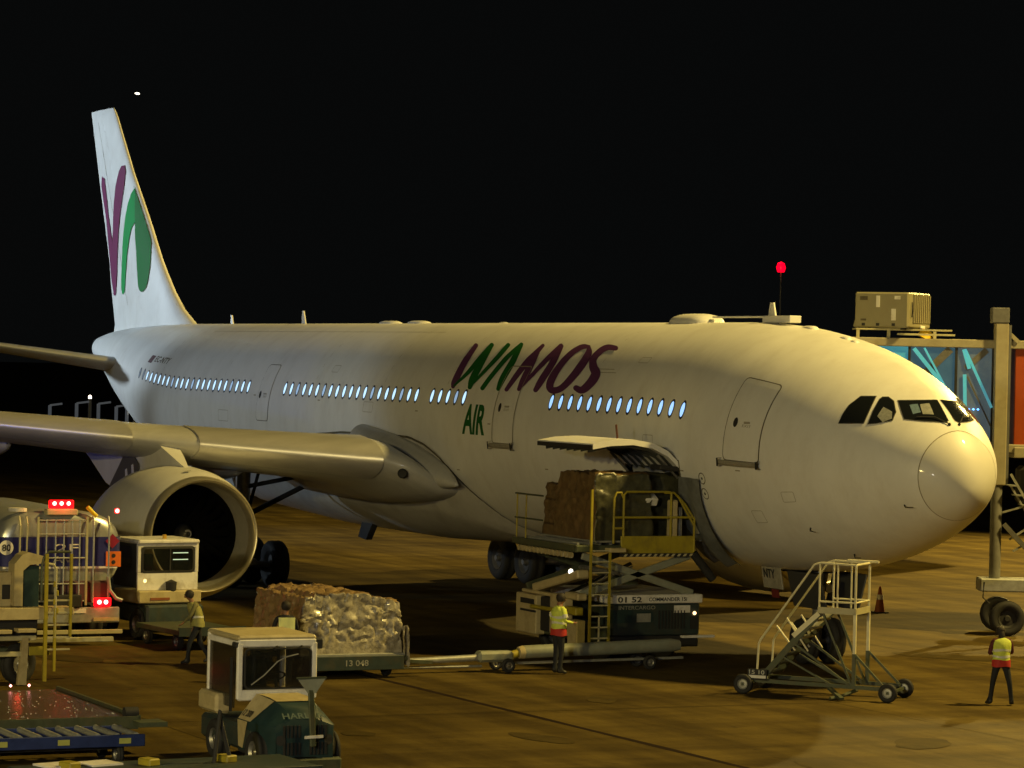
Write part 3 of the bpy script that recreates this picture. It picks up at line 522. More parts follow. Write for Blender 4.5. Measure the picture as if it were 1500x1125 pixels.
def wing(sgn):
    rows = [[Vector((v.x, v.y*sgn, v.z)) for v in section(x, y, z, c, t)] for y, x, z, c, t in WS]
    m = MB(); m.grid(rows, True); n = len(rows[0]); m.add(rows[-1], [tuple(range(n))])
    w = m.build('wing', GREYP, plane, True, angle=50)
    def lerpsec(Y):
        for a, b in zip(WS, WS[1:]):
            if b[0] <= Y <= a[0]:
                k = (Y-a[0])/(b[0]-a[0]); return [a[i]+(b[i]-a[i])*k for i in range(5)]
        return WS[-1]
    for a, b in ((-4.45, -8.75), (-10.35, -14.6), (-14.65, -19), (-19.05, -24), (-24.05, -28.8)):
        m = MB(); rows = []
        for k in range(9):
            y, x, z, c, t = lerpsec(a+(b-a)*k/8); r = []
            for u in (.17, .13, .09, .055, .03, .012, .003):
                r.append(Vector((x-u*c+.045, y*sgn, z+naca(u, t)*c*1.05-u*c*.03+.03)))
            r.append(Vector((x+.06, y*sgn, z)))
            for u in (.003, .012, .03, .055, .085): r.append(Vector((x-u*c+.045, y*sgn, z-naca(u, t)*c*.95-u*c*.03-.03)))
            rows.append(r)
        m.grid(rows); 
        for r in (rows[0], rows[-1]): m.add(r, [tuple(range(len(r)))])
        m.build('slat', SLAT, w, True, angle=45)
    # winglet
    m = MB(); tip = [Vector((v.x, v.y*sgn, v.z)) for v in section(-38.2, -29.2, 6.35, 2.6, .10)]; top = [Vector((v.x-1.2, sgn*(-29.9), v.z+1.5)) for v in section(-39.0, -29.2, 6.35, 1.2, .08)]
    m.grid([tip, top], True); m.add(top, [tuple(range(len(top)))]); m.build('winglet', PAINT, w, True)
    # canoe fairings under the trailing edge
    for Y in (-6.6, -12.6, -16.6, -20.6):
        y, x, z, c, t = lerpsec(Y); xa = x-c*.42; L_ = 4.6-.08*abs(Y)
        MB().lathe([(L_*(1-cos(pi*i/14))/2, .02+.30*sin(pi*i/14)**.8) for i in range(15)], (xa, y*sgn, z-.30-.03*c), (-1, 0, -.06), 16).build('flap_track_fairing', GREYP, w, True, angle=60)
    return w
wing(1); wing(-1)
MB().lathe([(0, .0), (.2, .08), (.6, .20), (1.2, .34), (2.0, .46), (3, .54), (4.6, .52), (6.5, .4)], (-21.4, -2.86, 3.45), (-1, -.03, .17), 24).build('wing_root_fillet', GREYP, plane, True)
for px_, pz in ((-22.55, 3.72),):      # landing light lens in the wing root
    MB().lathe([(-.02, .0), (0, .10), (-.05, .14)], (px_, -4.02, pz), (.8, -.5, -.1), 16).build('landing_light', DARK, plane, True)
# engines
def engine(sgn):
    e = (-23.2, -9.4*sgn, 2.02); d = (-1, 0, -.02)
    nac = MB().lathe([(.30, 1.575), (.7, 1.68), (1.3, 1.77), (2.2, 1.83), (3.2, 1.81), (4.2, 1.70), (5.2, 1.50), (6.1, 1.27), (6.7, 1.10), (6.7, 1.02), (5.6, .95), (5.6, .2)], e, d, 64).build('engine_nacelle', PAINT, plane, True, angle=40)
    MB().lathe([(.32, 1.580), (.16, 1.56), (.06, 1.525), (.0, 1.48), (.02, 1.445), (.08, 1.42), (.22, 1.395), (.36, 1.38)], e, d, 64).build('intake_lip', LIPM, nac, True, angle=60)
    MB().lathe([(.36, 1.38), (.8, 1.36), (1.25, 1.345)], e, d, 64).build('intake_duct', mat('duct_grey', (.40, .39, .36), .35, .3, var=.1, scale=5), nac, True)
    MB().lathe([(1.25, 1.345), (1.9, 1.345)], e, d, 48).build('fan_case', FANM, nac, True)
    MB().lathe([(1.35, .0), (1.36, .05), (1.42, .12), (1.55, .21), (1.75, .29), (1.9, .32)], e, d, 32).build('spinner', mat('spinner_black', (.03, .03, .03), .3), nac, True)
    c = Vector(e)+Vector(d)*1.34; D = Vector(d).normalized(); R = D.to_track_quat('Z', 'Y').to_matrix(); m = MB(); rows = []
    for k in range(16):
        a = .8+4.6*k/15; r0 = .085+.012*k/15*2; ww = .028*(1-k/18); rows.append([c+R@Vector((r*cos(a), r*sin(a), r*r*1.6-.012)) for r in (r0-ww, r0+ww)])
    m.grid(rows).build('spinner_swirl', mat('swirl_white', (.35, .35, .35), .5), nac, fix=False)
    m = MB()
    for b in range(24):
        a0 = 2*pi*b/24; rows = []
        for k in range(5):
            r = .30+1.0*k/4; tw = .25+.85*k/4; h = .16; row = []
            for q in (-1, 0, 1):
                a = a0+q*h*cos(tw)/r*.9; row.append(Vector(e)+D*(1.62+q*h*sin(tw)*.6)+R@Vector((r*cos(a), r*sin(a), 0)))
            rows.append(row)
        m.grid(rows)
    m.build('fan_blades', FANM, nac, True, fix=False)
    MB().lathe([(1.9, .0), (1.9, 1.35)], e, d, 32).build('fan_disc', FANM, nac)
    MB().lathe([(5.6, .9), (6.8, .62), (7.8, .25), (8.3, .04)], e, d, 24).build('exhaust_cone', STEEL, nac, True)
    m = MB(); prof = [(-24.6, 3.72), (-25.4, 4.02), (-26.2, 4.30), (-27.5, 4.62), (-31, 4.5), (-33.4, 4.05), (-32.6, 3.75), (-31, 3.1), (-30, 2.9), (-28.2, 3.2), (-27, 3.35), (-25.6, 3.6)]
    # pylon loft: thin at the nose, thick amidships
    n = len(prof); L_ = [Vector((x, (-9.4-.26*min(1, (-24.4-x)/1.6))*sgn, z)) for x, z in prof]; R2 = [Vector((v.x, (-18.8*sgn-v.y), v.z)) for v in L_]
    m.add(L_+R2, [tuple(range(n)), tuple(range(n, 2*n))]+[(i, (i+1) % n, n+(i+1) % n, n+i) for i in range(n)])
    py = m.build('engine_pylon', PAINT, plane)
    yy = (-9.4-.27)*sgn
    m = MB(); poly = [(-27.9, 3.35), (-28.0, 3.75), (-28.6, 4.02), (-29.3, 3.95), (-29.9, 3.5), (-30.6, 3.0), (-30.0, 2.93), (-28.4, 3.2)]
    m.xz(poly, yy, yy-.012*sgn).build('pylon_panel', mat('panel_grey', (.10, .10, .095), .5), py)
    for q in (0, 1): MB().xz([(-28.35-q*.55, 3.42-q*.1), (-28.45-q*.55, 3.72-q*.15), (-28.6-q*.55, 3.68-q*.15), (-28.55-q*.55, 3.38-q*.1)], yy-.013*sgn, yy-.02*sgn).build('pylon_vent', PAINT, py)
    # dark vent on the cowl
    MB().lathe([(0, .0), (0, .1)], Vector(e)+Vector((-.75, -.25*sgn, 1.69)), (0, -.1, 1), 12).build('cowl_vent', DARK, nac)
engine(1); engine(-1)
# tail fin
FLE = [(7.6, -50.2), (7.87, -51.02), (8.43, -52.39), (9.06, -53.42), (9.78, -54.35), (10.29, -54.96), (11.74, -56.40), (13.63, -58.45), (15.93, -60.65), (16.28, -61.05)]
FTE = [(7.6, -60.5), (7.82, -60.34), (9.5, -61.0), (10.4, -61.25), (13.66, -62.77), (16.36, -63.98)]
def lin(T, z):
    if z <= T[0][0]: return T[0][1]
    for (a, b), (c, d) in zip(T, T[1:]):
        if z <= c: return b+(d-b)*(z-a)/(c-a)
    return T[-1][1]
def fin_half(x, z):
    le, te = lin(FLE, z), lin(FTE, z); c = le-te; u = max(0, min(1, (le-x)/c)); return naca(u, .095)*c*.8+.01
rows = []
for z in [7.4, 7.6, 7.87, 8.15, 8.43, 8.75, 9.06, 9.4, 9.78, 10.29, 11, 11.74, 12.7, 13.63, 14.8, 15.6, 15.93, 16.15, 16.28]:
    le, te = lin(FLE, z), lin(FTE, z); k = 1 if z < 16 else (.8 if z < 16.2 else .45); r = []
    for u in US: r.append(Vector((le-u*(le-te), -naca(u, .095)*(le-te)*.8*k-.008, z)))
    for u in US[::-1][1:-1]: r.append(Vector((le-u*(le-te), naca(u, .095)*(le-te)*.8*k+.008, z)))
    rows.append(r)
m = MB().grid(rows, True); m.add(rows[-1], [tuple(range(len(rows[-1])))]); fin = m.build('tail_fin', PAINT, plane, True, angle=60)
def finpoly(poly, name, mt):
    bm = polybm(poly)
    for ax, st in ((Vector((0, 1, 0)), .35), (Vector((1, 0, 0)), .25)):
        vals = [v.co.dot(ax) for v in bm.verts]; a, b = min(vals), max(vals); k = int((b-a)/st)
        for i in range(1, k+1): bmesh.ops.bisect_plane(bm, geom=bm.verts[:]+bm.edges[:]+bm.faces[:], plane_co=ax*(a+(b-a)*i/(k+1)), plane_no=ax)
    for v in bm.verts:
        x, z = v.co.x, v.co.y; x = max(x, lin(FTE, z)+.02); x = min(x, lin(FLE, z)-.16); v.co = Vector((x, -fin_half(x, z)-.024, z))
    bmesh.ops.recalc_face_normals(bm, faces=bm.faces)
    me = bpy.data.meshes.new(name); bm.to_mesh(me); bm.free(); me.materials.append(mt); me.polygons.foreach_set('use_smooth', [True]*len(me.polygons)); o = bpy.data.objects.new(name, me); COL.objects.link(o); o.parent = fin
finpoly([(-59.72, 13.75), (-59.45, 13.95), (-59.15, 13.96), (-58.97, 13.70), (-59.0, 13.2), (-59.15, 12.71), (-59.45, 12.0), (-59.65, 11.42), (-59.80, 10.6), (-59.88, 9.85), (-60.08, 9.02), (-60.4, 9.0), (-60.9, 9.87), (-61.57, 12.0), (-62.3, 13.3), (-62.2, 13.67), (-61.77, 13.55), (-61.4, 12.7), (-61.14, 11.99), (-60.56, 11.02), (-60.45, 11.8), (-60.35, 12.49), (-60.1, 13.2)], 'purple_stripe', PURPLEF)
finpoly([(-57.9, 13.14), (-57.35, 12.75), (-56.99, 12.37), (-56.55, 11.9), (-56.04, 11.32), (-55.78, 10.9), (-55.67, 10.55), (-55.58, 10.1), (-55.61, 9.66), (-55.70, 9.38), (-55.89, 9.21), (-56.12, 9.11), (-56.37, 9.09), (-56.60, 9.15), (-56.78, 9.29), (-57.0, 9.9), (-57.19, 10.58), (-57.4, 11.2), (-57.52, 11.75)], 'dark_green_stripe', mat('livery_fin_green', (.008, .17, .03), .65, var=.08, spec=.15))
finpoly([(-57.52, 11.75), (-57.9, 11.5), (-58.13, 11.12), (-58.4, 10.5), (-58.54, 9.83), (-58.62, 9.4), (-58.72, 9.15), (-58.9, 9.01), (-59.08, 9.1), (-59.16, 9.19), (-59.2, 9.6), (-59.14, 10.1), (-59.05, 10.8), (-58.9, 11.4), (-58.7, 11.95), (-58.47, 12.42), (-58.2, 12.82), (-57.9, 13.14)], 'bright_green_stripe', GREENB)
m = MB(); rows = [[Vector((lin(FTE, z)+(lin(FLE, z)-lin(FTE, z))*.3+dx, -fin_half(lin(FTE, z)+(lin(FLE, z)-lin(FTE, z))*.3, z)-.006, z)) for dx in (0, .025)] for z in [8.6+.4*k for k in range(19)]]
m.grid(rows).build('rudder_hinge_line', SEAML, fin, fix=False)
# stabilisers
for sgn in (1, -1):
    rows = [[Vector((v.x, v.y*sgn, v.z)) for v in section(x, y, z, c, t, 0)] for y, x, z, c, t in ((-.6, -53.9, 6.25, 5.3, .10), (-1.4, -54.4, 6.40, 5.0, .10), (-5.4, -56.7, 6.95, 3.6, .09), (-9.7, -59.2, 7.5, 2.0, .08))]
    m = MB().grid(rows, True); m.add(rows[-1], [tuple(range(len(rows[-1])))]); m.build('stabiliser', GREYP, plane, True, angle=50)
MB().lathe([(0, .20), (.05, .17), (.05, 0)], pt(61.4, 0)+Vector((0, .2, .1)), (-1, 0, 0), 16).build('tail_exhaust', DARK, plane)
# antennas and bumps on the crown
def blade(s, h, c, lean=.5, y=0):
    z = pt(s, pi/2).z; m = MB(); m.xz([(-s-X0, z-.03), (-s-X0-lean*h, z+h), (-s-X0-lean*h-c*.35, z+h), (-s-X0-c, z-.03)], y-.02, y+.02); m.build('blade_antenna', PAINT, plane)
blade(46.0, .30, .25); blade(39.1, .42, .35); blade(8.4, .50, .45, .35)
def dome(s, l, w, h, name='antenna_dome'):
    z = pt(s, pi/2).z-.04; rows = []
    for i in range(13):
        u = i/12; x = -s-X0-l/2+l*u; k = sqrt(max(0, 1-(2*u-1)**4)); rows.append([Vector((x, -w/2*k*cos(pi*j/12), z+h*k*sin(pi*j/12)**.8)) for j in range(13)])
    MB().grid(rows).build(name, PAINT, plane, True)
dome(32.0, 1.3, .5, .12); dome(29.8, 1.3, .5, .12); dome(12.4, 1.9, 1.0, .26, 'satellite_dome'); dome(23.8, .5, .2, .07); dome(6.9, .6, .3, .09); dome(5.3, .4, .25, .08); dome(4.9, .3, .2, .07)
MB().box((-9.3, 0, ZC+2.93), (1.3, .32, .17), b=.02).build('beacon_housing', PAINT, plane); MB().box((-11.0, 0, ZC+2.99), (3.2, .12, .04)).build('antenna_rail', PAINT, plane)
# belly antenna and mast
m = MB(); m.xz([(-31.0, 2.1), (-31.9, 2.1), (-32.3, 1.42), (-31.7, 1.36)], -1.25, -1.05).build('belly_scoop', DARK, plane)
# cargo door, swung open outward
m = MB(); rows_o, rows_i = [], []
hx0, hx1 = -9.05, -12.0; prof = [(-2.80, 4.56), (-3.1, 4.83), (-3.5, 5.01), (-4.0, 5.09), (-4.6, 5.06), (-5.05, 4.98)]
outer = prof; inner = [(y, z-.13) for y, z in prof]
m.add([(hx0, y, z) for y, z in outer]+[(hx1, y, z) for y, z in outer]+[(hx0, y, z) for y, z in inner]+[(hx1, y, z) for y, z in inner],
      [(i, i+1, 7+i, 6+i) for i in range(5)]+[(12+i, 13+i, 19+i, 18+i) for i in range(5)]+[(i, i+1, 13+i, 12+i) for i in range(5)]+[(6+i, 7+i, 19+i, 18+i) for i in range(5)]+[(5, 11, 23, 17), (0, 6, 18, 12)])
cdoor = m.build('cargo_door', PAINT, plane, True, angle=30)
for k in range(7): 
    x = hx0-.25-k*.37; m = MB(); m.grid([[(x+dx, y, z+dz) for dx, dz in ((-.025, 0), (-.025, -.07), (.025, -.07), (.025, 0))] for y, z in inner])
    m.build('door_frame', mat('primer_green_grey', (.035, .037, .03), .7), cdoor, fix=False)
MB().box((-10.5, -5.07, 4.90), (2.85, .05, .10)).build('door_edge', DARK, cdoor)
MB().beam((-9.5, -4.2, 5.10), (-9.5, -4.24, 5.42), .03, .04).build('door_latch_arm', mat('latch_red', (.07, .02, .015), .5), cdoor)
for x in (-9.2, -11.6): MB().tube((x, -2.75, 4.2), (x, -3.3, 4.72), .035).build('door_actuator', STEEL, cdoor, True)
wrapbm(ringbm([(CS0, CT0), (CS1, CT0), (CS1, CT1), (CS0, CT1)], .07), 'cargo_frame', SEAM, plane, .006, .1)
# landing gear
def main_gear(sgn, x=-32.3, y=5.0):
    Y = -y*sgn; g_ = []
    m = MB(); m.tube((x, Y, .95), (x, Y*.99, 3.9), .20, 16); m.tube((x, Y, .75), (x, Y, 1.6), .13, 14); leg = m.build('main_gear_leg', STEEL, plane, True)
    m = MB(); m.beam((x-1.05, Y, .72), (x+1.05, Y, .72), .28, .24, .04)
    for dx in (-.98, .98): m.tube((x+dx, Y-.95, .68), (x+dx, Y+.95, .68), .09, 12)
    m.build('bogie', STEEL, leg, True)
    m = MB(); m.tube((x, Y, 2.9), (x+1.6, Y*.55, 3.5), .07); m.tube((x, Y, 2.0), (x, Y*.5, 3.2), .08); m.tube((x+.2, Y, 1.7), (x+1.6, Y, 3.8), .05); m.build('side_stay', DARK, leg, True)
    MB().box((x+.1, Y-sgn*.55, 2.6), (1.5, .05, 1.9), b=.02).build('gear_door', PAINT, leg)
    for dx in (-.98, .98):
        for dy in (-.70, .70): wheel('wheel', (x+dx, Y+dy, .69), (0, 1, 0), .69, .52, leg, mat('wheel_hub_dark', (.06, .06, .06), .6))
main_gear(1); main_gear(-1, y=4.75)
nx, ny = -7.3, 0
m = MB(); m.tube((nx, 0, .9), (nx, 0, 2.6), .14, 14); m.tube((nx, 0, .5), (nx, 0, 1.3), .09, 12); m.tube((nx, -.45, .52), (nx, .45, .52), .07, 10)
leg = m.build('nose_gear_leg', STEEL, plane, True)
m = MB(); m.tube((nx-.05, 0, 1.5), (nx-1.3, -.25, 2.3), .05); m.tube((nx-.05, 0, 1.5), (nx-1.3, .25, 2.3), .05); m.build('drag_stay', STEEL, leg, True)
for s_ in (-.33, .33): wheel('wheel', (nx, s_, .53), (0, 1, 0), .53, .34, leg, MATS['wheel_hub_dark'])
m = MB(); m.tube((nx+.2, -.12, 1.75), (nx+.28, -.12, 1.75), .10, 14); m.tube((nx+.2, .12, 1.75), (nx+.28, .12, 1.75), .10, 14); m.build('taxi_light', mat('lamp_glass', (.5, .5, .45), .1), leg, True)
for sgn in (1, -1):
    m = MB(); m.box((nx-1.1, -.62*sgn, 1.98), (.9, .04, .66), Matrix.Rotation(.18*sgn, 3, 'X'), .015); d = m.build('nose_gear_door', mat('door_shade_tone', (.30, .28, .22), .5, var=.3), leg)  # door colour darkened to stand for the shade it lies in
    if sgn == 1:
        flat_text('NTY', 'door_lettering', DARK, d, (nx-1.42, -.650, 1.90), (1, 0, 0), (0, -.17, .98), .52, .22, .02)
        MB().box((nx-1.0, -.575, 1.55), (.3, .03, .2), Matrix.Rotation(.18, 3, 'X')).build('red_placard', mat('placard_red', (.13, .015, .012), .6), d)
for sgn in (1, -1): MB().box((nx+.35, -.52*sgn, 1.72), (1.5, .04, .85), Matrix.Rotation(.25*sgn, 3, 'X'), .02).build('forward_gear_shade_door', mat('door_shade_grey', (.045, .045, .045), .5), leg)  # dark grey paints in the shade around the nose gear
m = MB(); m.add([(nx+.5, -.5, 2.12), (nx-1.9, -.5, 2.05), (nx-1.9, .5, 2.05), (nx+.5, .5, 2.12)], [(0, 1, 2, 3)]); m.build('gear_bay', DARK, plane, fix=False)

# ================================================================== ground equipment materials
YEL = mat('loader_yellow', (.34, .28, .02), .5, var=.15, scale=4, dirt=((.12, .09, .04), .6, 3))
CREAM = mat('machine_cream', (.46, .39, .21), .5, var=.12, scale=4, dirt=((.22, .15, .06), .55, 3))
WHITEM = mat('machine_white', (.74, .73, .69), .45, var=.08, scale=4, dirt=((.25, .2, .12), .5, 3))
TEAL = mat('machine_teal', (.026, .042, .042), .5, var=.2, scale=5, dirt=((.08, .06, .03), .5, 3))
DTEAL = mat('machine_dark_teal', (.014, .036, .04), .45, var=.2, scale=5)
OLIVE = mat('steel_olive', (.07, .085, .05), .55, .2, var=.25, scale=6, dirt=((.12, .08, .04), .5, 4))
GALV = mat('galvanised', (.34, .35, .33), .45, .4, var=.2, scale=7)
RAILY = mat('rail_pale_yellow', (.44, .41, .25), .45, var=.12, scale=5)
WRAPB = mat('brown_load_wrap', (.125, .080, .032), .45, var=.4, scale=5, bump=.5, dirt=((.06, .03, .015), .6, 3))
WRAPG = mat('dark_load_wrap', (.055, .055, .03), .35, var=.5, scale=6, bump=.5, dirt=((.03, .03, .02), .6, 4))
PLASTIC = mat('shiny_plastic_wrap', (.34, .31, .24), .26, var=.35, scale=9, bump=.9, coat=.35, dirt=((.05, .04, .02), .85, 5))
WRAPT = mat('tan_load_cover', (.24, .16, .075), .35, var=.35, scale=5, bump=.4)
TARPM = mat('grey_tarpaulin', (.15, .16, .16), .5, var=.3, scale=4, bump=.3)
CGLASS = mat('cab_glass', (.012, .015, .015), .05, var=0, spec=.6, alpha=.38)
REDL = mat('red_lamp', (.5, .02, .01), .3, emit=(1, .0, .006), es=3)
REDH = mat('red_lamp_core', (.8, .5, .4), .3, emit=(1, .30, .26), es=7)
WHL = mat('white_lamp', (.8, .8, .7), .3, emit=(1, .9, .7), es=6)
BLUL = mat('blue_lamp', (.1, .2, .6), .3, emit=(.05, .2, 1), es=3)
ORNG = mat('orange_placard', (.75, .17, .02), .5)
BLUEB = mat('tank_blue', (.03, .032, .16), .3, var=.12, coat=.3)
NAVYD = mat('dolly_blue', (.015, .03, .13), .5, var=.25, scale=5)
ALU = mat('tank_aluminium', (.50, .52, .50), .28, .6, var=.08, scale=1.2)
TUBEG = mat('tow_bar_grey', (.24, .26, .21), .45, var=.12, scale=4, dirt=((.2, .16, .1), .5, 3))
def point(name, loc, power, col, r=.05):
    l = bpy.data.lights.new(name, 'POINT'); l.energy = power; l.color = col; l.shadow_soft_size = r
    o = bpy.data.objects.new(name, l); COL.objects.link(o); o.location = loc; return o
def wrinkled(name, x0, x1, y0, y1, z0, z1, mats, parent, seed=1, amp=.07, step=.11, top=None, vor=.03):
    """load under a wrinkled cover: a subdivided box pushed about by noise; top(x,y) gives its local height"""
    m = MB(); nx_, ny_, nz_ = [max(2, int(abs(b-a)/step)) for a, b in ((x0, x1), (y0, y1), (z0, z1))]
    def P(u, v, w):
        x, y = x0+(x1-x0)*u, y0+(y1-y0)*v; zt = top(u, v) if top else z1; z = z0+(zt-z0)*w
        cx, cy = (x0+x1)/2, (y0+y1)/2; k = 1-.05*w**3
        p = Vector((cx+(x-cx)*k, cy+(y-cy)*k, z)); q = p*2.1+Vector((seed, seed*2.3, 0))
        r = abs(noise.noise(q*1.0)); d = noise.noise_vector(q)*amp*.8+noise.noise_vector(q*2.9)*amp*.55+noise.noise_vector(q*6)*amp*.22
        cre = (noise.ridged_multi_fractal(q*1.1, 1, 2, 3, 1, 2)-1)*amp*.35
        n_ = Vector((0, 0, 0))
        if u in (0, 1): n_.x = 2*u-1
        if v in (0, 1): n_.y = 2*v-1
        if w == 1: n_.z = 1
        dd = noise.voronoi(q*1.7+noise.noise_vector(q*1.5)*.7+Vector((0, 0, seed)))[0]; e2 = noise.voronoi(q*3.3+noise.noise_vector(q*2)*.5)[0]; cre += -vor*1.5*max(0, 1-(dd[1]-dd[0])*3.2)-vor*.5*max(0, 1-(e2[1]-e2[0])*3)+vor*.6*(dd[0]-.4)
        f = min(1, w*4)
        return p+(d+n_*cre)*f
    def face(f, a, b):
        m.grid([[f(i/a, j/b) for j in range(b+1)] for i in range(a+1)])
    m.cur = 0; face(lambda u, w: P(0, u, w), ny_, nz_); 
    m.cur = 1; face(lambda u, w: P(1, u, w), ny_, nz_)
    m.cur = 2; face(lambda u, w: P(u, 0, w), nx_, nz_)
    m.cur = 3; face(lambda u, w: P(u, 1, w), nx_, nz_)
    m.cur = 4; face(lambda u, w: P(u, w, 1), nx_, ny_)
    o = m.build(name, mats, parent, True, fix=False, angle=35)
    bm = bmesh.new(); bm.from_mesh(o.data); bmesh.ops.remove_doubles(bm, verts=bm.verts, dist=1e-4); bmesh.ops.recalc_face_normals(bm, faces=bm.faces); bm.to_mesh(o.data); bm.free()
    return o
# ------------------------------------------------------------------ main deck loader at the cargo door
LX, LY = -10.4, -3.0
ld = thing('cargo_loader', (LX, LY, 0), 0, 'tall scissor lift cargo loader with yellow railed platform raised to the open cargo door', 'cargo loader')
def W2(x, y, z): return (x-LX, y-LY, z)
m = MB(); m.box(W2(-10.35, -3.45, .93), (3.0, 2.35, .74), b=.03); m.build('chassis', TEAL, ld)
MB().box(W2(-10.35, -3.45, 1.41), (3.1, 2.45, .20), b=.02).build('chassis_beam', WHITEM, ld)
MB().box(W2(-10.35, -4.95, .62), (2.9, .7, .35), b=.03).build('rear_chassis', OLIVE, ld)
MB().box(W2(-9.0, -3.45, .42), (.3, 2.3, .26), b=.02).build('side_skirt', DARK, ld)
MB().box(W2(-8.80, -2.35, .53), (.14, .85, .06), b=.01).build('front_step', WHITEM, ld)
for k in range(9): MB().box(W2(-8.838, -3.35+.075*k*1.1, .93), (.02, .03, .42)).build('grille_slat', DARK, ld)
MB().box(W2(-8.835, -2.42, .85), (.02, .22, .30)).build('service_hatch', DARK, ld)
for (y, z, w, h) in ((-4.35, 1.02, .6, .30), (-3.72, 1.0, .42, .24)): MB().box(W2(-8.84, y, z), (.012, w, h), b=.003).build('side_panel', DTEAL, ld)
flat_text('01 52', 'number_lettering', DARK, ld, W2(-8.794, -4.45, 1.34), (0, 1, 0), (0, 0, 1), .62, .13, .02)
flat_text('COMMANDER 15i', 'beam_lettering', DARK, ld, W2(-8.794, -3.65, 1.36), (0, 1, 0), (0, 0, 1), 1.0, .09, .02)
flat_text('INTERCARGO', 'body_lettering', GALV, ld, W2(-8.843, -4.4, 1.17), (0, 1, 0), (0, 0, 1), .95, .09, .01)
MB().box(W2(-8.838, -2.75, 1.17), (.014, .42, .17)).build('plate', WHITEM, ld); MB().box(W2(-8.838, -3.75, .98), (.016, .36, .2)).build('plate', GALV, ld)
MB().lathe([(0, .0), (.03, .035), (.0, .045)], W2(-8.84, -2.42, 1.07), (1, 0, 0), 12).build('side_lamp', mat('side_lamp_glow', (.8, .6, .4), .3, emit=(1, .6, .3), es=2.5), ld)
for y in (-3.1, -4.7):
    for x in (-9.15, -11.6): wheel('wheel', W2(x, y, .36), (1, 0, 0), .36, .28, ld)
# raised decks
MB().box(W2(-10.45, -4.7, 2.58), (3.3, 1.7, .16), b=.02).build('main_platform', OLIVE, ld)
MB().box(W2(-10.4, -3.35, 2.52), (3.1, 1.1, .14), b=.02).build('bridge_platform', OLIVE, ld)
for k in range(6): MB().tube(W2(-11.8, -5.4+.28*k, 2.68), W2(-9.0, -5.4+.28*k, 2.68), .035, 8).build('roller', GALV, ld, True)
for k in range(14):
    MB().lathe([(-.04, .0), (-.04, .07), (.04, .07), (.04, 0)], W2(-11.9+.21*k, -5.50, 2.42), (0, 1, 0), 8).build('guide_roller', CREAM, ld, True)
MB().beam(W2(-12.1, -5.58, 2.60), W2(-8.8, -5.58, 2.60), .06, .14).build('platform_edge', OLIVE, ld)
# scissor arms
for x in (-9.0, -11.8):
    for a, b in (((-5.35, 1.5), (-2.5, 2.40)), ((-5.3, 2.42), (-2.4, 1.52))):
        m = MB(); m.beam(W2(x, a[0], a[1]), W2(x, b[0], b[1]), .09, .17, .02); m.build('scissor_arm', TUBEG if x > -10 else OLIVE, ld)
MB().tube(W2(-11.8, -3.95, 1.95), W2(-9.0, -3.95, 1.95), .06).build('scissor_shaft', STEEL, ld, True)
MB().tube(W2(-10.4, -5.2, 1.3), W2(-10.4, -3.3, 2.1), .07).build('lift_cylinder', CHROME, ld, True)
MB().beam(W2(-11.2, -5.35, 1.52), W2(-8.9, -5.3, 2.0), .30, .20, .03).build('lift_arm', CREAM, ld)
# rear machinery in cream
m = MB().box(W2(-11.45, -5.4, .90), (1.1, .25, .92), b=.02).build('rear_panel', CREAM, ld)
MB().box(W2(-11.35, -5.54, 1.20), (.7, .03, .12)).build('panel_slot', DARK, ld); MB().box(W2(-11.3, -5.54, .98), (.8, .03, .05)).build('panel_slot', DARK, ld)
MB().box(W2(-9.8, -5.4, 1.0), (.75, .25, .95), b=.03).build('tank_box', CREAM, ld); MB().box(W2(-10.55, -5.36, .95), (.5, .2, .8), b=.02).build('dark_bay', DARK, ld)
MB().box(W2(-9.1, -5.38, 1.48), (.7, .25, .16), b=.03).build('rear_beam', CREAM, ld); MB().box(W2(-11.0, -5.38, 1.42), (1.6, .2, .08), b=.02).build('rear_beam', CREAM, ld)
MB().tube(W2(-11.0, -5.6, 1.10), W2(-9.1, -5.6, 1.12), .05).build('hose_pipe', YEL, ld, True)
MB().box(W2(-9.05, -5.45, 1.15), (.6, .2, .18), b=.02).build('pump_housing', YEL, ld)
MB().box(W2(-9.0, -5.4, .62), (.5, .22, .65), b=.02).build('tool_box', CREAM, ld)
for yy_, zz_, r_ in ((-5.42, 2.03, .06), (-5.24, 2.0, .04)): MB().lathe([(0, 0), (.02, r_*.7), (-.02, r_)], W2(-9.3, yy_, zz_), (1, 0, 0), 12).build('work_lamp', WHL, ld, True)
# platform cabin with its yellow rails
MB().box(W2(-8.82, -3.45, 2.67), (.06, 1.9, .40), b=.01).build('guard_panel', YEL, ld)
m = MB().box(W2(-8.80, -3.45, 2.43), (.05, 1.95, .08)).build('striped_sill', DARK, ld)
for k in range(12): MB().add([W2(-8.772, -4.35+.155*k, 2.40), W2(-8.772, -4.28+.155*k, 2.40), W2(-8.772, -4.23+.155*k, 2.46), W2(-8.772, -4.30+.155*k, 2.46)], [(0, 1, 2, 3)]).build('stripe', RAILY, m)
def rail(pts, r=.028, mt=YEL, name='rail'): return MB().path([W2(*p) for p in pts], r, 8).build(name, mt, ld, True)
rail([(-8.8, -4.35, 2.85), (-8.8, -4.35, 3.82), (-8.8, -4.28, 3.89), (-8.8, -3.2, 3.89), (-8.8, -3.12, 3.89), (-8.8, -3.12, 2.85)])
rail([(-8.8, -4.6, 2.7), (-8.8, -4.6, 3.75), (-8.8, -4.54, 3.87), (-8.8, -4.42, 3.87), (-8.8, -4.36, 3.75)])
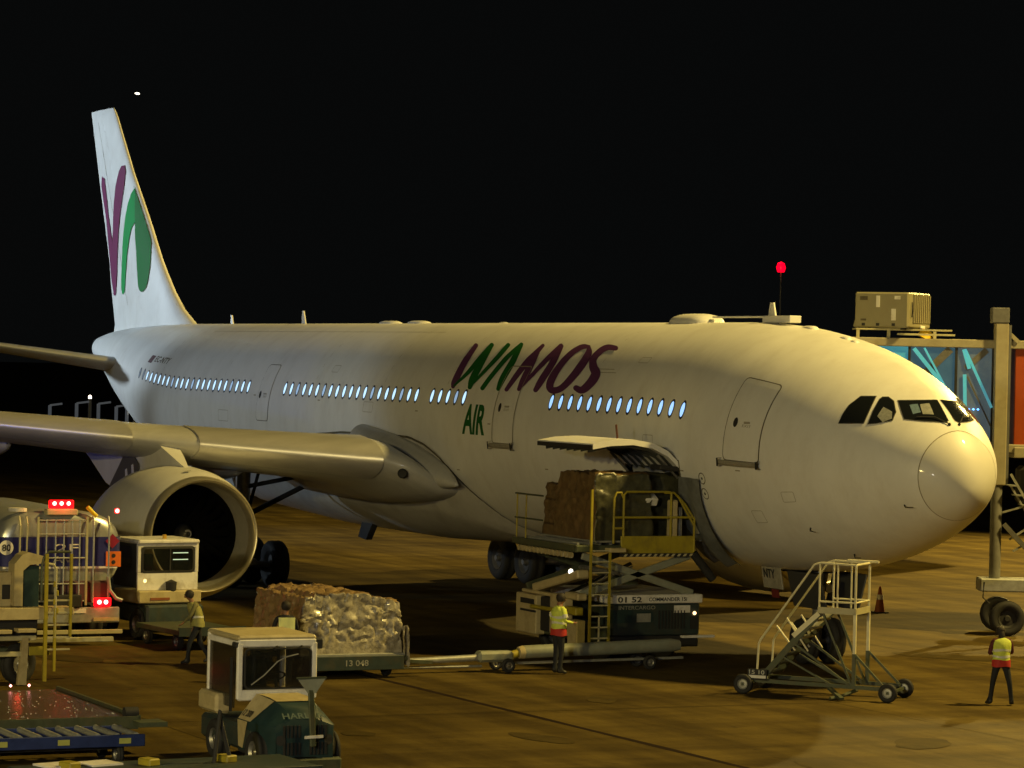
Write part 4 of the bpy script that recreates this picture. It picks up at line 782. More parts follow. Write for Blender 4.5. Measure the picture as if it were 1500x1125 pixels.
rail([(-8.8, -4.6, 3.30), (-8.8, -2.5, 3.30)]); rail([(-8.8, -4.6, 3.05), (-8.8, -4.35, 3.05)]); rail([(-8.8, -3.3, 3.87), (-8.8, -3.05, 3.87), (-8.8, -2.75, 3.6), (-8.8, -2.5, 3.25), (-8.8, -2.5, 2.5)])
rail([(-8.8, -2.95, 3.8), (-8.8, -2.5, 3.1)]); rail([(-8.8, -3.12, 3.87), (-9.6, -3.12, 3.87), (-9.6, -3.12, 2.6)])
MB().box(W2(-8.95, -3.0, 3.25), (.28, .16, .9), b=.03).build('control_post', CREAM, ld); MB().box(W2(-9.05, -2.78, 3.15), (.2, .1, .75), b=.02).build('control_post', GALV, ld)
MB().box(W2(-9.2, -3.5, 3.7), (.3, .35, .2), Matrix.Rotation(.5, 3, 'Y'), .02).build('control_panel', WHITEM, ld)
MB().box(W2(-8.7, -4.6, 2.56), (.3, .42, .10), b=.01).build('ladder_landing', CREAM, ld)
# ladder
for y in (-5.27, -4.78): MB().beam(W2(-8.6, y, .38), W2(-8.6, y, 3.95 if y < -5 else 2.55), .05, .05).build('ladder_rail', YEL, ld)
for k in range(9): MB().beam(W2(-8.6, -5.27, .55+.25*k), W2(-8.6, -4.78, .55+.25*k), .03, .03).build('ladder_rung', RAILY, ld)
MB().beam(W2(-8.6, -5.03, .35), W2(-8.6, -5.03, 1.05), .03, .03).build('ladder_rung', RAILY, ld)
# rails at the outer end of the main platform
for z in (3.13, 3.70): rail([(-12.2, -5.5, z), (-10.7, -5.5, z)], .022, OLIVE)
for x in (-12.1, -11.6): rail([(x, -5.5, 2.6), (x, -5.5, 3.7)], .02, YEL)
# folded canopy curtain at the aircraft end and stabiliser leg
rows = []
for i in range(9):
    u = i/8; r = []
    for j in range(9):
        v = j/8; s_ = 7.85+(8.9-7.85)*u+((6.95-7.85)*(1-u)+(7.55-8.9)*u)*v; t_ = -.24-(.80+.10*u)*u
        c_ = pt(s_, t_, .10+.10*u+.05*sin(v*10+u*3)*(.3+u)); r.append(W2(c_.x, c_.y, c_.z))
    rows.append(r)
o = MB().grid(rows).build('curtain', TARPM, ld, True, fix=False, angle=60)
MB().beam(W2(-9.3, -2.55, 4.38), W2(-9.3, -3.3, 4.45), .5, .12, .02).build('canopy_frame', DARK, ld)
MB().tube(W2(-8.9, -2.45, 2.45), W2(-8.9, -1.92, 1.85), .10, 14).build('bumper_post', BLACK, ld, True)
for y in (-4.55, -2.55): MB().beam(W2(-11.8, y, 2.6), W2(-11.8, y, 3.7), .05).build('far_rail_post', YEL, ld)
# loads on the loader and the dolly
p1 = thing('cargo_pallet', (-10.3, -4.2, 2.72), 0, 'tall stepped pallet load in brown and dark wrap raised on the loader platform', 'cargo pallet')
wrinkled('wrapped_load', -1.45, 1.30, -.80, .75, .04, 1.62, [WRAPB, WRAPG, WRAPB, WRAPB, WRAPB], p1, 3, .045, .07, lambda u, v: 1.26 if u < .27 else 1.60)
MB().box((0, 0, .02), (2.9, 1.65, .04), b=.005).build('pallet_base', GALV, p1)
p2 = thing('cargo_pallet', (-10.35, -2.75, 2.72), 0, 'dark wrapped pallet load half inside the aircraft hold behind the yellow rails', 'cargo pallet')
wrinkled('wrapped_load', -1.15, .90, -.62, .6, .04, 1.55, [WRAPG]*5, p2, 8, .06, .12)
MB().box((0, 0, .02), (2.4, 1.3, .04), b=.005).build('pallet_base', GALV, p2)
# ------------------------------------------------------------------ pallet dolly with shiny load
dl = thing('pallet_dolly', (-8.0, -11.95, 0), 0, 'low pallet dolly numbered 13 048 carrying a load in shiny plastic', 'dolly')
MB().box((0, 0, .42), (3.2, 2.5, .10), b=.02).build('deck', OLIVE, dl)
MB().box((1.60, 0, .34), (.06, 2.3, .30), b=.01).build('side_beam', TEAL, dl); MB().box((-1.60, 0, .34), (.06, 2.3, .30), b=.01).build('side_beam', TEAL, dl)
flat_text('13 048', 'number_lettering', GALV, dl, (1.636, -.20, .28), (0, 1, 0), (0, 0, 1), .52, .13, .02)
for x in (-1.1, 1.1):
    for y in (-.95, .95): wheel('wheel', (x, y, .2), (1, 0, 0) if False else (0, 1, 0), .2, .14, dl, n=18)
MB().beam((1.55, -1.1, .50), (1.55, 1.15, .50), .04, .03).build('deck_edge', GALV, dl)
MB().beam((1.4, 1.2, .35), (1.4, 1.9, .30), .07).build('coupling', OLIVE, dl)
p3 = thing('cargo_pallet', (-8.0, -11.95, .48), 0, 'loose pallet load under crumpled shiny clear plastic on the dolly numbered 13 048', 'cargo pallet')
def tp(u, v): return 1.34-.20*max(0, v-.6)/.4-(.08 if v < .12 else 0)+.03*noise.noise(Vector((u*4, v*4, 2)))
wrinkled('wrapped_load', -1.5, 1.45, -1.2, 1.18, .05, 1.4, [PLASTIC, PLASTIC, WRAPT, PLASTIC, WRAPT], p3, 5, .075, .045, tp, .035)
MB().box((0, 0, .03), (3.1, 2.42, .05), b=.008).build('pallet_base', GALV, p3)
rows = [[Vector((1.5+.12*sin(j*1.7+i*.5)+.05*i/6, 1.12+.06*i/6+.14*j/5, (.62-.70*(i/6)**1.1)+.04*sin(j*2.1))) for j in range(6)] for i in range(8)]
MB().grid(rows).build('loose_sheet', PLASTIC, p3, True, fix=False, angle=60)
# ------------------------------------------------------------------ tow bar on the ground before the loader
tb = thing('tow_bar', (-7.2, -6.9, 0), 0, 'long pale grey aircraft tow bar lying in front of the cargo loader', 'tow bar')
def T2(y, z, x=-7.2): return (x+7.2, y+6.9, z)
MB().path([T2(-7.72, .40), T2(-7.55, .42), T2(-3.9, .50), T2(-3.7, .50)], [.10, .145, .155, .12], 18).build('main_tube', TUBEG, tb, True)
MB().beam(T2(-7.9, .18), T2(-3.6, .22), .10, .05).build('lower_beam', GALV, tb)
MB().path([T2(-11.1, .24), T2(-8.65, .32)], .075, 14).build('thin_tube', GALV, tb, True)
MB().path([T2(-11.2, .13), T2(-8.6, .13)], .03, 8).build('hydraulic_line', GALV, tb, True)
MB().box(T2(-8.3, .34), (.32, .85, .24), b=.06).build('shock_absorber', TUBEG, tb)
MB().path([T2(-8.3, .30), T2(-7.95, .33), T2(-7.7, .40)], [.09, .10, .09], 12).build('joint_sleeve', YEL, tb, True)
MB().lathe([(0, 0), (.05, .13), (.16, .15), (.22, .05)], T2(-7.75, .40), (0, 1, .1), 14).build('head_cap', CREAM, tb, True)
for y in (-8.1, -4.6):
    for s_ in (-1, 1): wheel('wheel', (s_*.32, y+6.9, .16), (1, 0, 0), .16, .10, tb, n=16)
# ------------------------------------------------------------------ maintenance stairs
# the frame stands on L (-2.3,-4.35) .. R (-.15,-2.5); local x runs up the flight, local y away from the camera
sx, sy = -1.30, -3.62; ang = atan2(1.9, 2.15)
st = thing('maintenance_stairs', (sx, sy, 0), ang, 'wheeled steel maintenance stairs with pale handrails under the aircraft nose', 'stairs')
STR = mat('stair_rail_cream', (.72, .68, .46), .4, var=.1, scale=5)
def tubeo(name, pts, r, mt):
    if mt is RAILY: mt = STR
    return MB().path(pts, r, 8).build(name, mt, st, True)
px0, px1, hy = .20, .98, .48; fz = 1.78
MB().box(((px0+px1)/2, 0, fz), (px1-px0, 2*hy, .05), b=.01).build('platform', OLIVE, st)
MB().box(((px0+px1)/2, -hy-.02, fz+.04), (px1-px0+.05, .02, .13)).build('kick_plate', RAILY, st); MB().box((px1+.02, 0, fz+.04), (.02, 2*hy, .13)).build('kick_plate', RAILY, st)
for y in (-hy, hy):
    bx = px0-1.25
    tubeo('handrail', [(px0, y, fz), (px0, y, fz+1.0)], .022, RAILY)
    tubeo('handrail', [(px1, y, fz+1.0), (px0+.02, y, fz+1.02), (px0-.12, y, fz+.98), (bx, y, 1.15), (bx-.05, y, 1.05), (bx-.08, y, .38)], .024, RAILY)
    tubeo('handrail', [(px1, y, fz), (px1, y, fz+1.0)], .026, RAILY)
    tubeo('handrail', [((px0+px1)/2, y, fz), ((px0+px1)/2, y, fz+1.0)], .02, RAILY)
    tubeo('handrail', [(px0, y, fz+.22), (px1, y, fz+.22)], .02, RAILY)
    tubeo('baluster', [(-.50, y, 1.62), (-.02, y, .95)], .02, RAILY); tubeo('baluster', [(-.72, y, 1.45), (-.30, y, .95)], .02, RAILY)
    MB().beam((px0, y, fz-.03), (bx+.1, y, .42), .05, .13).build('stringer', RAILY if False else OLIVE, st)
    MB().beam((px0, y, fz-.03), (px0-.55, y, 1.25), .055, .10).build('upper_stringer', STR, st)
    MB().beam((px1, y, fz), (px1, y, .95), .06).build('leg', STR, st); MB().beam((px1, y, .95), (px1, y, .26), .075).build('lower_leg', OLIVE, st)
    MB().beam((px0+.1, y, fz-.05), (px1-.05, y, .30), .045).build('brace', OLIVE, st); MB().beam((px0-.6, y, 1.15), (px1-.1, y, .30), .045).build('brace', OLIVE, st)
    MB().beam((px0-.85, y, .85), (px0+.3, y, .28), .04).build('brace', OLIVE, st); MB().beam((px1, y, .95), (1.7, y*1.1, .25), .045).build('brace', OLIVE, st)
    MB().beam((bx-.15, y, .28), (1.7, y, .26), .06, .08).build('base_beam', OLIVE, st)
    wheel('wheel', (bx-.30, y*1.45, .21), (0, 1, 0), .21, .13, st, rim=GALV, n=20); wheel('wheel', (1.75, y*1.25, .20), (0, 1, 0), .20, .13, st, rim=GALV, n=20)
tubeo('handrail', [(px1, -hy, fz+1.0), (px1, hy, fz+1.0)], .026, RAILY); tubeo('handrail', [(px1, -hy, fz+.22), (px1, hy, fz+.22)], .02, RAILY)
tubeo('handrail', [(px0+.3, hy, fz+1.03), (px1+.2, hy, fz+1.03)], .03, RAILY)
for k in range(7):
    u = (k+.5)/7; x = px0-.05+(-1.15)*u; MB().box((x, 0, fz-.1+(.45-fz)*u), (.19, 2*hy-.08, .03)).build('tread', RAILY if k < 3 else OLIVE, st)
MB().beam((bx-.3, -.75, .21), (bx-.3, .75, .21), .05).build('axle', OLIVE, st); MB().beam((1.75, -.65, .2), (1.75, .65, .2), .05).build('axle', OLIVE, st)
MB().box((bx-.02, -.62, .42), (.42, .02, .22)).build('number_plate', DARK, st); flat_text('15 10', 'number_lettering', GALV, st, (bx-.2, -.632, .42), (1, 0, 0), (0, 0, 1), .34, .09, .02); MB().box((bx-.02, -.635, .37), (.38, .01, .06)).build('reflector', WHITEM, st)
MB().path([(px1+.05, -.4, .2), (px1-.2, -.75, .08), (px1-.35, -.95, .05)], .04, 8).build('tow_eye', OLIVE, st, True)
MB().beam((px1-.5, -.55, .22), (px1-.1, -.95, .06), .10, .05).build('tow_bar', OLIVE, st)
# ------------------------------------------------------------------ traffic cone far behind
def cone(loc, label, h=.75):
    c = thing('traffic_cone', loc, 0, label, 'traffic cone')
    MB().box((0, 0, .02), (.38, .38, .04), b=.01).build('base', BLACK, c)
    MB().lathe([(.04, .15), (h, .03), (h, 0)], (0, 0, 0), (0, 0, 1), 16).build('cone_body', mat('cone_orange', (.30, .08, .02), .5), c, True)
    MB().lathe([(.38, .105), (.52, .083)], (0, 0, 0), (0, 0, 1), 16).build('reflective_band', WHITEM, c, True)
cone((-19.7, 9.4, 0), 'small orange traffic cone standing on the apron behind the nose wheel')
# ------------------------------------------------------------------ fuel truck
ft = thing('fuel_truck', (-15.0, -15.85, 0), pi, 'fuel tanker with silver tank and dark blue band seen from behind', 'fuel truck')
TW, TH = 1.48, .95; tz = 2.18
def ring(x, k=1.0, z0=0, n=40, f=3.0):
    r = []
    for i in range(n):
        a = 2*pi*i/n; c, s_ = cos(a), sin(a); r.append(Vector((x, TW*k*math.copysign(abs(c)**(2/f), c), tz+TH*k*math.copysign(abs(s_)**(2/f), s_))))
    return r
m = MB(); rows = [ring(-.02, .55), ring(.0, .8), ring(.05, .93), ring(.16, 1.0), ring(6.3, 1.0), ring(6.45, .9)]
m.grid(rows, True); m.add(rows[0], [tuple(range(40))]); m.add(rows[-1], [tuple(range(40))]); tank = m.build('tank', ALU, ft, True, angle=50)
m = MB()
m.grid([[Vector((x, y, z)) for x, y in ((6.2, -1.492), (.15, -1.492), (.02, -1.38), (-.035, -1.15), (-.045, 0), (-.035, 1.15), (.02, 1.38), (.15, 1.492), (6.2, 1.492))] for z in (1.84, 2.1, 2.3, 2.52)])
m.build('blue_band', BLUEB, tank, fix=False)
MB().box((-.055, 0, 1.81), (.02, 2.75, .045)).build('white_line', WHITEM, tank)
MB().box((3, 0, 1.05), (6.8, .9, .3), b=.03).build('chassis', DARK, ft)
MB().box((7.5, 0, 1.75), (1.8, 2.4, 2.2), b=.12).build('cab', WHITEM, ft)
for x in (1.0, 2.3, 7.4):
    for y in (-1.05, 1.05): wheel('wheel', (x, y, .5), (0, 1, 0), .5, .45, ft, n=24)
m = MB().box((-.25, 0, .72), (.12, 2.75, .36), b=.02).build('rear_bumper', GALV, ft)
MB().box((-.30, 0, .33), (.07, 2.9, .10), b=.01).build('underrun_bar', RAILY, ft)
MB().box((-.33, -1.05, .62), (.02, .62, .08)).build('reflective_strip', CREAM, m); MB().box((-.33, 1.2, .62), (.02, .4, .08)).build('reflective_strip', CREAM, m)
MB().box((-.32, -.35, .82), (.02, .42, .10)).build('plate', WHITEM, m)
def lampcl(pts, parent, x, rc=.05, hs=(.5, .22), z=0, y=0):
    MB().box((x+.02, y, z), (.05, hs[0], hs[1]), b=.02).build('lamp_housing', REDL, parent)
    for yy_, zz_ in pts: MB().lathe([(0, .0), (-.02, rc*.6), (.02, rc)], (x-.02, yy_, zz_), (1, 0, 0), 14).build('lamp_lens', REDH, parent, True)
lampcl([(-.0, 3.30), (.17, 3.30), (-.17, 3.30)], ft, -.05, .05, (.60, .20), 3.28, 0)
lampcl([(-1.03, 1.02), (-.87, 1.02)], ft, -.34, .055, (.42, .2), 1.02, -.95)
lampcl([(-1.40, 3.12)], ft, .1, .05, (.12, .12), 3.12, -1.40)
MB().box((-.02, 0, 3.10), (.25, .75, .14), b=.02).build('lamp_shelf', RAILY, ft)
point('truck_roof_lamp', (-14.7, -15.85, 3.35), 9, (1, .03, .03), .15); point('truck_tail_lamp', (-14.55, -14.9, 1.02), 6, (1, .03, .03), .1)
MB().tube((-.05, -.85, 3.0), (-.06, -.62, 3.22), .05).build('yellow_valve', mat('valve_yellow', (.8, .6, .02), .4), ft, True)
MB().lathe([(0, 0), (0, .22), (.08, .22), (.08, 0)], (.3, .95, 3.1), (0, 0, 1), 18).build('tank_hatch', WHITEM, ft, True)
m = MB()
for y in (.62, -.55): MB().beam((-.30, y, .95), (-.30, y, 3.0), .05).build('ladder_post', RAILY, ft)
for y in (.42, .2, 0, -.2, -.38): MB().path([(-.30, y, 1.0), (-.30, y, 2.95)], .018, 6).build('guard_bar', GALV, ft, True)
for z in (1.05, 1.45, 2.05, 2.6, 2.92): MB().path([(-.30, .62, z), (-.30, -.55, z)], .02, 6).build('ladder_rung', GALV, ft, True)
for y in (.85, 1.02, -.75, -1.12): MB().path([(-.2, y, 1.0), (-.2, y, 2.8), (-.1, y, 3.0)], .028, 8).build('hand_pole', RAILY if y > 0 else GALV, ft, True)
MB().path([(-.2, -1.12, 1.6), (-.22, -1.15, 1.3), (-.25, -1.3, 1.1), (-.25, -1.45, 1.05)], .045, 10).build('vapour_hose', GALV, ft, True)
MB().box((-.055, -1.28, 2.0), (.02, .36, .36)).build('hazard_placard', ORNG, ft)
for z in (2.08, 1.93): MB().lathe([(0, 0), (0, .05)], (-.07, -1.28, z), (1, 0, 0), 10).build('placard_symbol', DARK, ft)
MB().box((-.055, -1.25, 2.42), (.02, .24, .24), Matrix.Rotation(pi/4, 3, 'X')).build('diamond_placard', mat('placard_dull_red', (.3, .02, .05), .4), ft)
MB().lathe([(0, 0), (0, .17)], (-.07, 1.30, 2.28), (-1, 0, 0), 24).build('speed_disc', WHITEM, ft); flat_text('80', 'disc_lettering', DARK, ft, (-.08, 1.40, 2.20), (0, -1, 0), (0, 0, 1), .2, .16, .02)
flat_text('2F', 'tank_lettering', WHITEM, ft, (-.065, .12, 2.18), (0, -1, 0), (0, 0, 1), .55, .18, .01); flat_text('AV', 'tank_lettering', GALV, ft, (-.065, .2, 1.92), (0, -1, 0), (0, 0, 1), .5, .16, .0)
m = MB(); m.box((.2, -.6, 1.25), (.7, 1.2, .5), b=.04); m.build('valve_cabinet', mat('cabinet_maroon', (.09, .045, .05), .5), ft); MB().box((.2, .7, 1.25), (.7, 1.2, .5), b=.04).build('valve_cabinet', DARK, ft)
# rear lamps of a vehicle further back, left edge
bv = thing('parked_van', (-36, -30.9, 0), pi, 'dark service van with one red lamp at the left edge behind the fuel truck', 'van')
bv.location = (-40, -14.5, 0); MB().box((2.4, 0, 1.35), (4.8, 2.0, 1.9), b=.15).build('body', mat('van_red', (.12, .02, .02), .35), bv); MB().box((3.2, 0, 2.2), (2.9, 1.8, .5), b=.12).build('roof', MATS['van_red'], bv)
for x in (.9, 4.0):
    for y in (-.85, .85): wheel('wheel', (x, y, .35), (0, 1, 0), .35, .22, bv, n=18)
lampcl([(-.1, 1.75)], bv, -.02, .07, (.2, .2), 1.75, -.1)
# ------------------------------------------------------------------ tug with white cab beside the engine
def tractor(loc, rz, label, front=True):
    t = thing('baggage_tractor', loc, rz, label, 'baggage tractor'); return t
t2 = tractor((-16.6, -12.9, 0), pi+.12, 'white cabbed baggage tractor seen from behind in front of the engine')
hw = .78
t2b = MB().box((0.3, 0, .62), (2.6, 1.5, .45), b=.05).build('chassis', TEAL, t2)
MB().box((-.05, .03, 1.02), (1.4, 1.66, .30), b=.03).build('rear_body', CREAM, t2)
# cab shell with window openings: posts, sill and roof
MB().box((.15, 0, 2.33), (1.5, 1.62, .10), b=.03).build('roof', WHITEM, t2)
MB().box((-.50, 0, 1.38), (.06, 1.60, .42), b=.01).build('rear_wall', WHITEM, t2)
for y in (-.76, .76): MB().box((-.50, y, 1.95), (.07, .10, .72), b=.015).build('post', WHITEM, t2); MB().box((.80, y, 1.78), (.07, .08, 1.1), b=.015).build('post', DARK, t2)
MB().box((-.50, 0, 2.25), (.06, 1.45, .10)).build('header', WHITEM, t2)
m = MB(); wo = rrect(-.71, .71, 1.58, 2.22, .09, 1); wi = rrect(-.65, .65, 1.64, 2.16, .07, 1)
m.grid([[(-.535, a, b) for a, b in wo], [(-.545, a, b) for a, b in wi], [(-.50, a, b) for a, b in wi]], True); m.build('window_frame', BLACK, t2)
MB().box((.35, .35, 1.45), (.45, .5, .12), b=.03).build('seat', BLACK, t2); MB().box((.12, .35, 1.75), (.1, .5, .5), b=.03).build('seat_back', BLACK, t2)
MB().box((-.53, 0, 1.90), (.02, 1.34, .56), b=.005).build('rear_window', CGLASS, t2)
MB().box((-.545, -.05, 1.90), (.02, .035, .56)).build('window_bar', BLACK, t2)
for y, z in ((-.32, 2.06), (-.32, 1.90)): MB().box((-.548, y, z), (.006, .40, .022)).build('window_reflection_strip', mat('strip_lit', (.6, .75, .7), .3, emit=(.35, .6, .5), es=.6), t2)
MB().box((.15, .79, 1.75), (1.25, .03, 1.05), b=.02).build('side_door', DARK, t2); MB().box((.15, .81, 1.95), (.7, .02, .5), b=.02).build('side_window', CGLASS, t2)
MB().box((.15, -.79, 1.75), (1.25, .03, 1.05), b=.02).build('side_door', DARK, t2)
MB().lathe([(0, .0), (.05, .12), (.32, .14), (.38, 0)], (-.62, -.05, 1.05), (0, 0, 1), 14).build('mirror', DARK, t2, True)
MB().box((-.76, .3, .98), (.02, .5, .06)).build('reflector_strip', mat('dull_orange', (.25, .08, .03), .5), t2)
MB().tube((-.2, -.05, 2.38), (-.2, -.05, 2.48), .05).build('roof_beacon', mat('amber_lens', (.5, .3, .02), .3), t2, True)
MB().lathe([(0, 0), (-.02, .045)], (-.77, .72, 1.42), (1, 0, 0), 10).build('indicator_lamp', mat('amber_glow', (.8, .6, .2), .3, emit=(1, .75, .3), es=2), t2)
for x in (-.55, 1.2):
    for y in (-.72, .72): wheel('wheel', (x, y, .38), (0, 1, 0), .38, .26, t2, n=22)
MB().box((-.85, 0, .45), (.25, 1.4, .5), b=.04).build('tow_hitch_block', OLIVE, t2)
d2 = thing('flat_dolly', (-14.2, -12.9, 0), .1, 'low dark flat dolly hitched behind the white cabbed tractor by the engine', 'dolly')
MB().box((0, 0, .42), (2.4, 1.7, .12), b=.02).build('deck', OLIVE, d2); MB().box((1.2, 0, .45), (.05, 1.7, .2)).build('end_rail', TEAL, d2)
for x in (-.85, .85):
    for y in (-.7, .7): wheel('wheel', (x, y, .2), (0, 1, 0), .2, .14, d2, n=16)
for y in (-.4, .2): MB().box((1.235, y, .45), (.01, .12, .05)).build('reflector', WHITEM, d2)
# ------------------------------------------------------------------ tractor in the foreground
tr = tractor((6.0, -18.50, 0), .0, 'foreground baggage tractor with white cab and dark green bonnet facing the camera')
MB().box((-.45, 0, .50), (2.5, 1.36, .42), b=.06).build('chassis', TEAL, tr); MB().box((.4, 0, .30), (2.0, .8, .3), b=.03).build('front_frame', DARK, tr)
# cab
MB().box((-.62, 0, 2.13), (1.55, 1.40, .09), b=.035).build('roof', CREAM, tr)
MB().box((.13, 0, 2.045), (.08, 1.38, .13), b=.02).build('front_header', WHITEM, tr)
for y in (-.66, .66):
    MB().box((.13, y, 1.58), (.09, .10, .95), b=.02).build('front_post', WHITEM, tr); MB().box((-1.32, y, 1.5), (.09, .09, 1.25), b=.02).build('rear_post', WHITEM, tr)
    MB().box((-.6, y*1.03, 2.03), (1.4, .05, .10), b=.01).build('roof_rail', WHITEM, tr)
MB().box((.13, 0, 1.18), (.08, 1.38, .18), b=.02).build('front_sill', WHITEM, tr)
m = MB(); n = 6; outl = []
for (cy, cz, a0) in ((.60-.09, 1.97-.09, 0), (-.60+.09, 1.97-.09, pi/2), (-.60+.09, 1.28+.09, pi), (.60-.09, 1.28+.09, 1.5*pi)):
    for i in range(n+1): a = a0+pi/2*i/n; outl.append((cy+.09*cos(a), cz+.09*sin(a)))
ol2 = [(y*.945, 1.625+(z-1.625)*.91) for y, z in outl]; m.grid([[(.175, a, b) for a, b in outl], [(.195, a*.985, 1.625+(b-1.625)*.98) for a, b in outl], [(.195, a, b) for a, b in ol2], [(.165, a, b) for a, b in ol2]], True); m.build('windscreen_seal', BLACK, tr)
MB().path([(-.05, .1, 1.15), (-.2, .1, 1.42)], .03, 8).build('steering_column', BLACK, tr, True); MB().lathe([(-.015, .17), (0, .19), (.015, .17), (0, .155), (-.015, .17)], (-.22, .1, 1.45), (-.5, 0, .85), 20).build('steering_wheel', BLACK, tr, True)
m = MB(); m.yz([(y*.955, 1.625+(z-1.625)*.93) for y, z in outl], .175, .20); m.build('windscreen', CGLASS, tr)
m = MB(); m.path([(.215, -.48, 1.36), (.215, -.25, 1.52), (.215, -.02, 1.74), (.215, .15, 1.82), (.215, .35, 1.86)], .012, 6); m.build('wiper', mat('wiper_grey', (.25, .25, .24), .4), tr)
for y in (-.02, .42): MB().path([(.2, y, 2.0), (.22, y-.1, 1.96), (.22, y-.22, 1.955)], .012, 6).build('wiper', BLACK, tr)
MB().box((-.62, -.69, 1.48), (1.2, .03, 1.05), b=.02).build('side_door', mat('door_dark_glass', (.02, .022, .02), .15, alpha=.6), tr); MB().box((-.62, .69, 1.48), (1.2, .03, 1.05), b=.02).build('side_door', MATS['door_dark_glass'], tr)
MB().box((-.05, -.74, 1.35), (.06, .03, .9)).build('door_bar', DARK, tr); MB().box((-1.31, 0, 1.6), (.03, 1.2, .8)).build('rear_window', CGLASS, tr)
MB().box((.05, -.68, 2.02), (.22, .12, .09), b=.02).build('side_lamp_box', BLACK, tr); MB().box((.05, .74, 2.02), (.2, .16, .17), b=.02).build('side_lamp_box', BLACK, tr)
MB().box((-.95, -.70, .98), (.9, .28, .34), b=.05).build('rear_fender', CREAM, tr); MB().box((-.95, .70, .98), (.9, .28, .34), b=.05).build('rear_fender', CREAM, tr)
# seat and steering wheel inside
MB().box((-.75, 0, 1.15), (.5, .5, .14), b=.04).build('seat', BLACK, tr); MB().box((-.98, 0, 1.45), (.12, .48, .55), b=.04).build('seat_back', BLACK, tr)
# bonnet: faceted, cream top and flank, green nose
bo = [( .18, 1.12), (1.00, 1.02), (1.42, .84), (1.55, .62), (1.58, .30)]
def bx_(x, z, y): return (x, y, z)
m = MB(); L = [(-.60, 1.0), (-.40, 1.12)]
prof = [(.18, .56, 1.20), (.75, .55, 1.19), (1.08, .52, 1.14), (1.30, .46, 1.04), (1.42, .40, .92), (1.46, .38, .80), (1.48, .38, .30)]
rows = []
for x, hw_, z in prof: rows.append([(x, -hw_-.10, .30), (x, -hw_-.12, min(z-.10, .80)), (x, -hw_+.20, z), (x, hw_-.20, z), (x, hw_+.12, min(z-.10, .80)), (x, hw_+.10, .30)])
bn = MB().grid(rows); bn.add(rows[-1], [tuple(range(6))]); bn = bn.build('bonnet', DTEAL, tr, True, angle=25)
m = MB(); m.grid([[(x+.004, y, z+.012) for y in (-.36*k, -.2, .1, .36)] for x, z, k in ((.19, 1.20, 1), (.75, 1.19, .97), (1.0, 1.155, .9))]); m.build('cream_top', CREAM, bn, True, fix=False)
m = MB(); m.add([(.19, -.69, .815), (.19, -.37, 1.215), (.98, -.355, 1.17), (.82, -.52, .98), (.74, -.68, .815)], [(0, 1, 2, 3, 4)]); m.add([(.19, -.70, .80), (.19, -.68, .36), (.40, -.68, .34), (.62, -.69, .80)], [(0, 1, 2, 3)]); m.build('cream_flank', CREAM, bn, fix=False)
flat_text('12 200', 'number_lettering', DARK, bn, (.24, -.655, .87), (1, .0, 0), (0, .62, .78), .40, .13, .02)
flat_text('HARLAN', 'nose_lettering', mat('worn_teal_light', (.05, .09, .09), .5), bn, (1.425, -.36, .925), (0, 1, 0), (-.72, 0, .69), .74, .12, .02)
for k in range(12):
    if k in (5, 6): continue
    MB().box((1.472, -.36+.066*k, .72), (.03, .03, .20)).build('grille_slot', DARK, bn)
    MB().box((1.485, -.36+.066*k, .44), (.03, .03, .20)).build('grille_slot', DARK, bn)
fb = MB().box((1.44, 0, .17), (.16, 1.30, .22), b=.03).build('front_bumper', OLIVE, tr)
MB().box((1.53, -.46, .30), (.02, .24, .045)).build('reflector', WHITEM, fb)
MB().lathe([(0, .0), (.0, .085)], (1.475, -.42, .58), (1, -.15, .05), 16).build('headlamp', DARK, bn); MB().lathe([(0, .0), (.0, .085)], (1.475, .42, .58), (1, .15, .05), 16).build('headlamp', DARK, bn)
# upright hitch lever in front
hl = MB().beam((1.60, .10, .48), (1.60, .04, 1.42), .05, .10, .015).build('hitch_lever', OLIVE, tr)
MB().add([(1.60, -.20, 1.60), (1.64, .28, 1.60), (1.63, .12, 1.36), (1.61, -.02, 1.36)], [(0, 1, 2, 3)]).build('lever_plate', TUBEG, hl); MB().beam((1.62, -.22, 1.61), (1.62, .30, 1.61), .04, .03).build('lever_bar', OLIVE, hl)
MB().beam((1.63, -.06, .64), (1.63, .26, .65), .03, .045).build('lever_pin', WHITEM, hl)
for x in (-.95, .95):
    for y in (-.62, .62): wheel('wheel', (x, y, .34), (0, 1, 0), .34, .24, tr, n=24)
# ------------------------------------------------------------------ foreground dollies, lower left
dk = thing('steel_dolly', (1.45, -22.3, 0), 0, 'large dark steel deck dolly reflecting red light at lower left', 'dolly')
MB().box((0, 0, .52), (4.8, 4.3, .10), b=.02).build('deck', mat('wet_dark_steel', (.06, .045, .03), .3, .3, var=.6, scale=9, bump=.4), dk)
for y in (-2.17, 2.17): MB().beam((-2.4, y, .58), (2.4, y, .58), .06, .09).build('edge_rail', RAILY if False else OLIVE, dk)
MB().beam((2.4, -2.15, .50), (2.4, 2.15, .50), .07, .22).build('front_beam', OLIVE, dk)
MB().lathe([(-.12, .0), (-.12, .10), (.12, .10), (.12, 0)], (2.3, 2.05, .66), (0, 1, 0), 16).build('end_roller', BLACK, dk, True); MB().box((2.55, 2.3, .5), (.5, .5, .08)).build('coupling_plate', OLIVE, dk)
for x in (-1.8, 1.8):
    for y in (-1.7, 1.7): wheel('wheel', (x, y, .22), (0, 1, 0), .22, .15, dk, n=16)
random.seed(3)
m = MB()
for k in range(170): 
    x, y = random.uniform(-2.2, 2.2), random.uniform(-2, 2); m.lathe([(0, .012), (.01, .010), (.012, 0)], (x, y, .57), (0, 0, 1), 6)
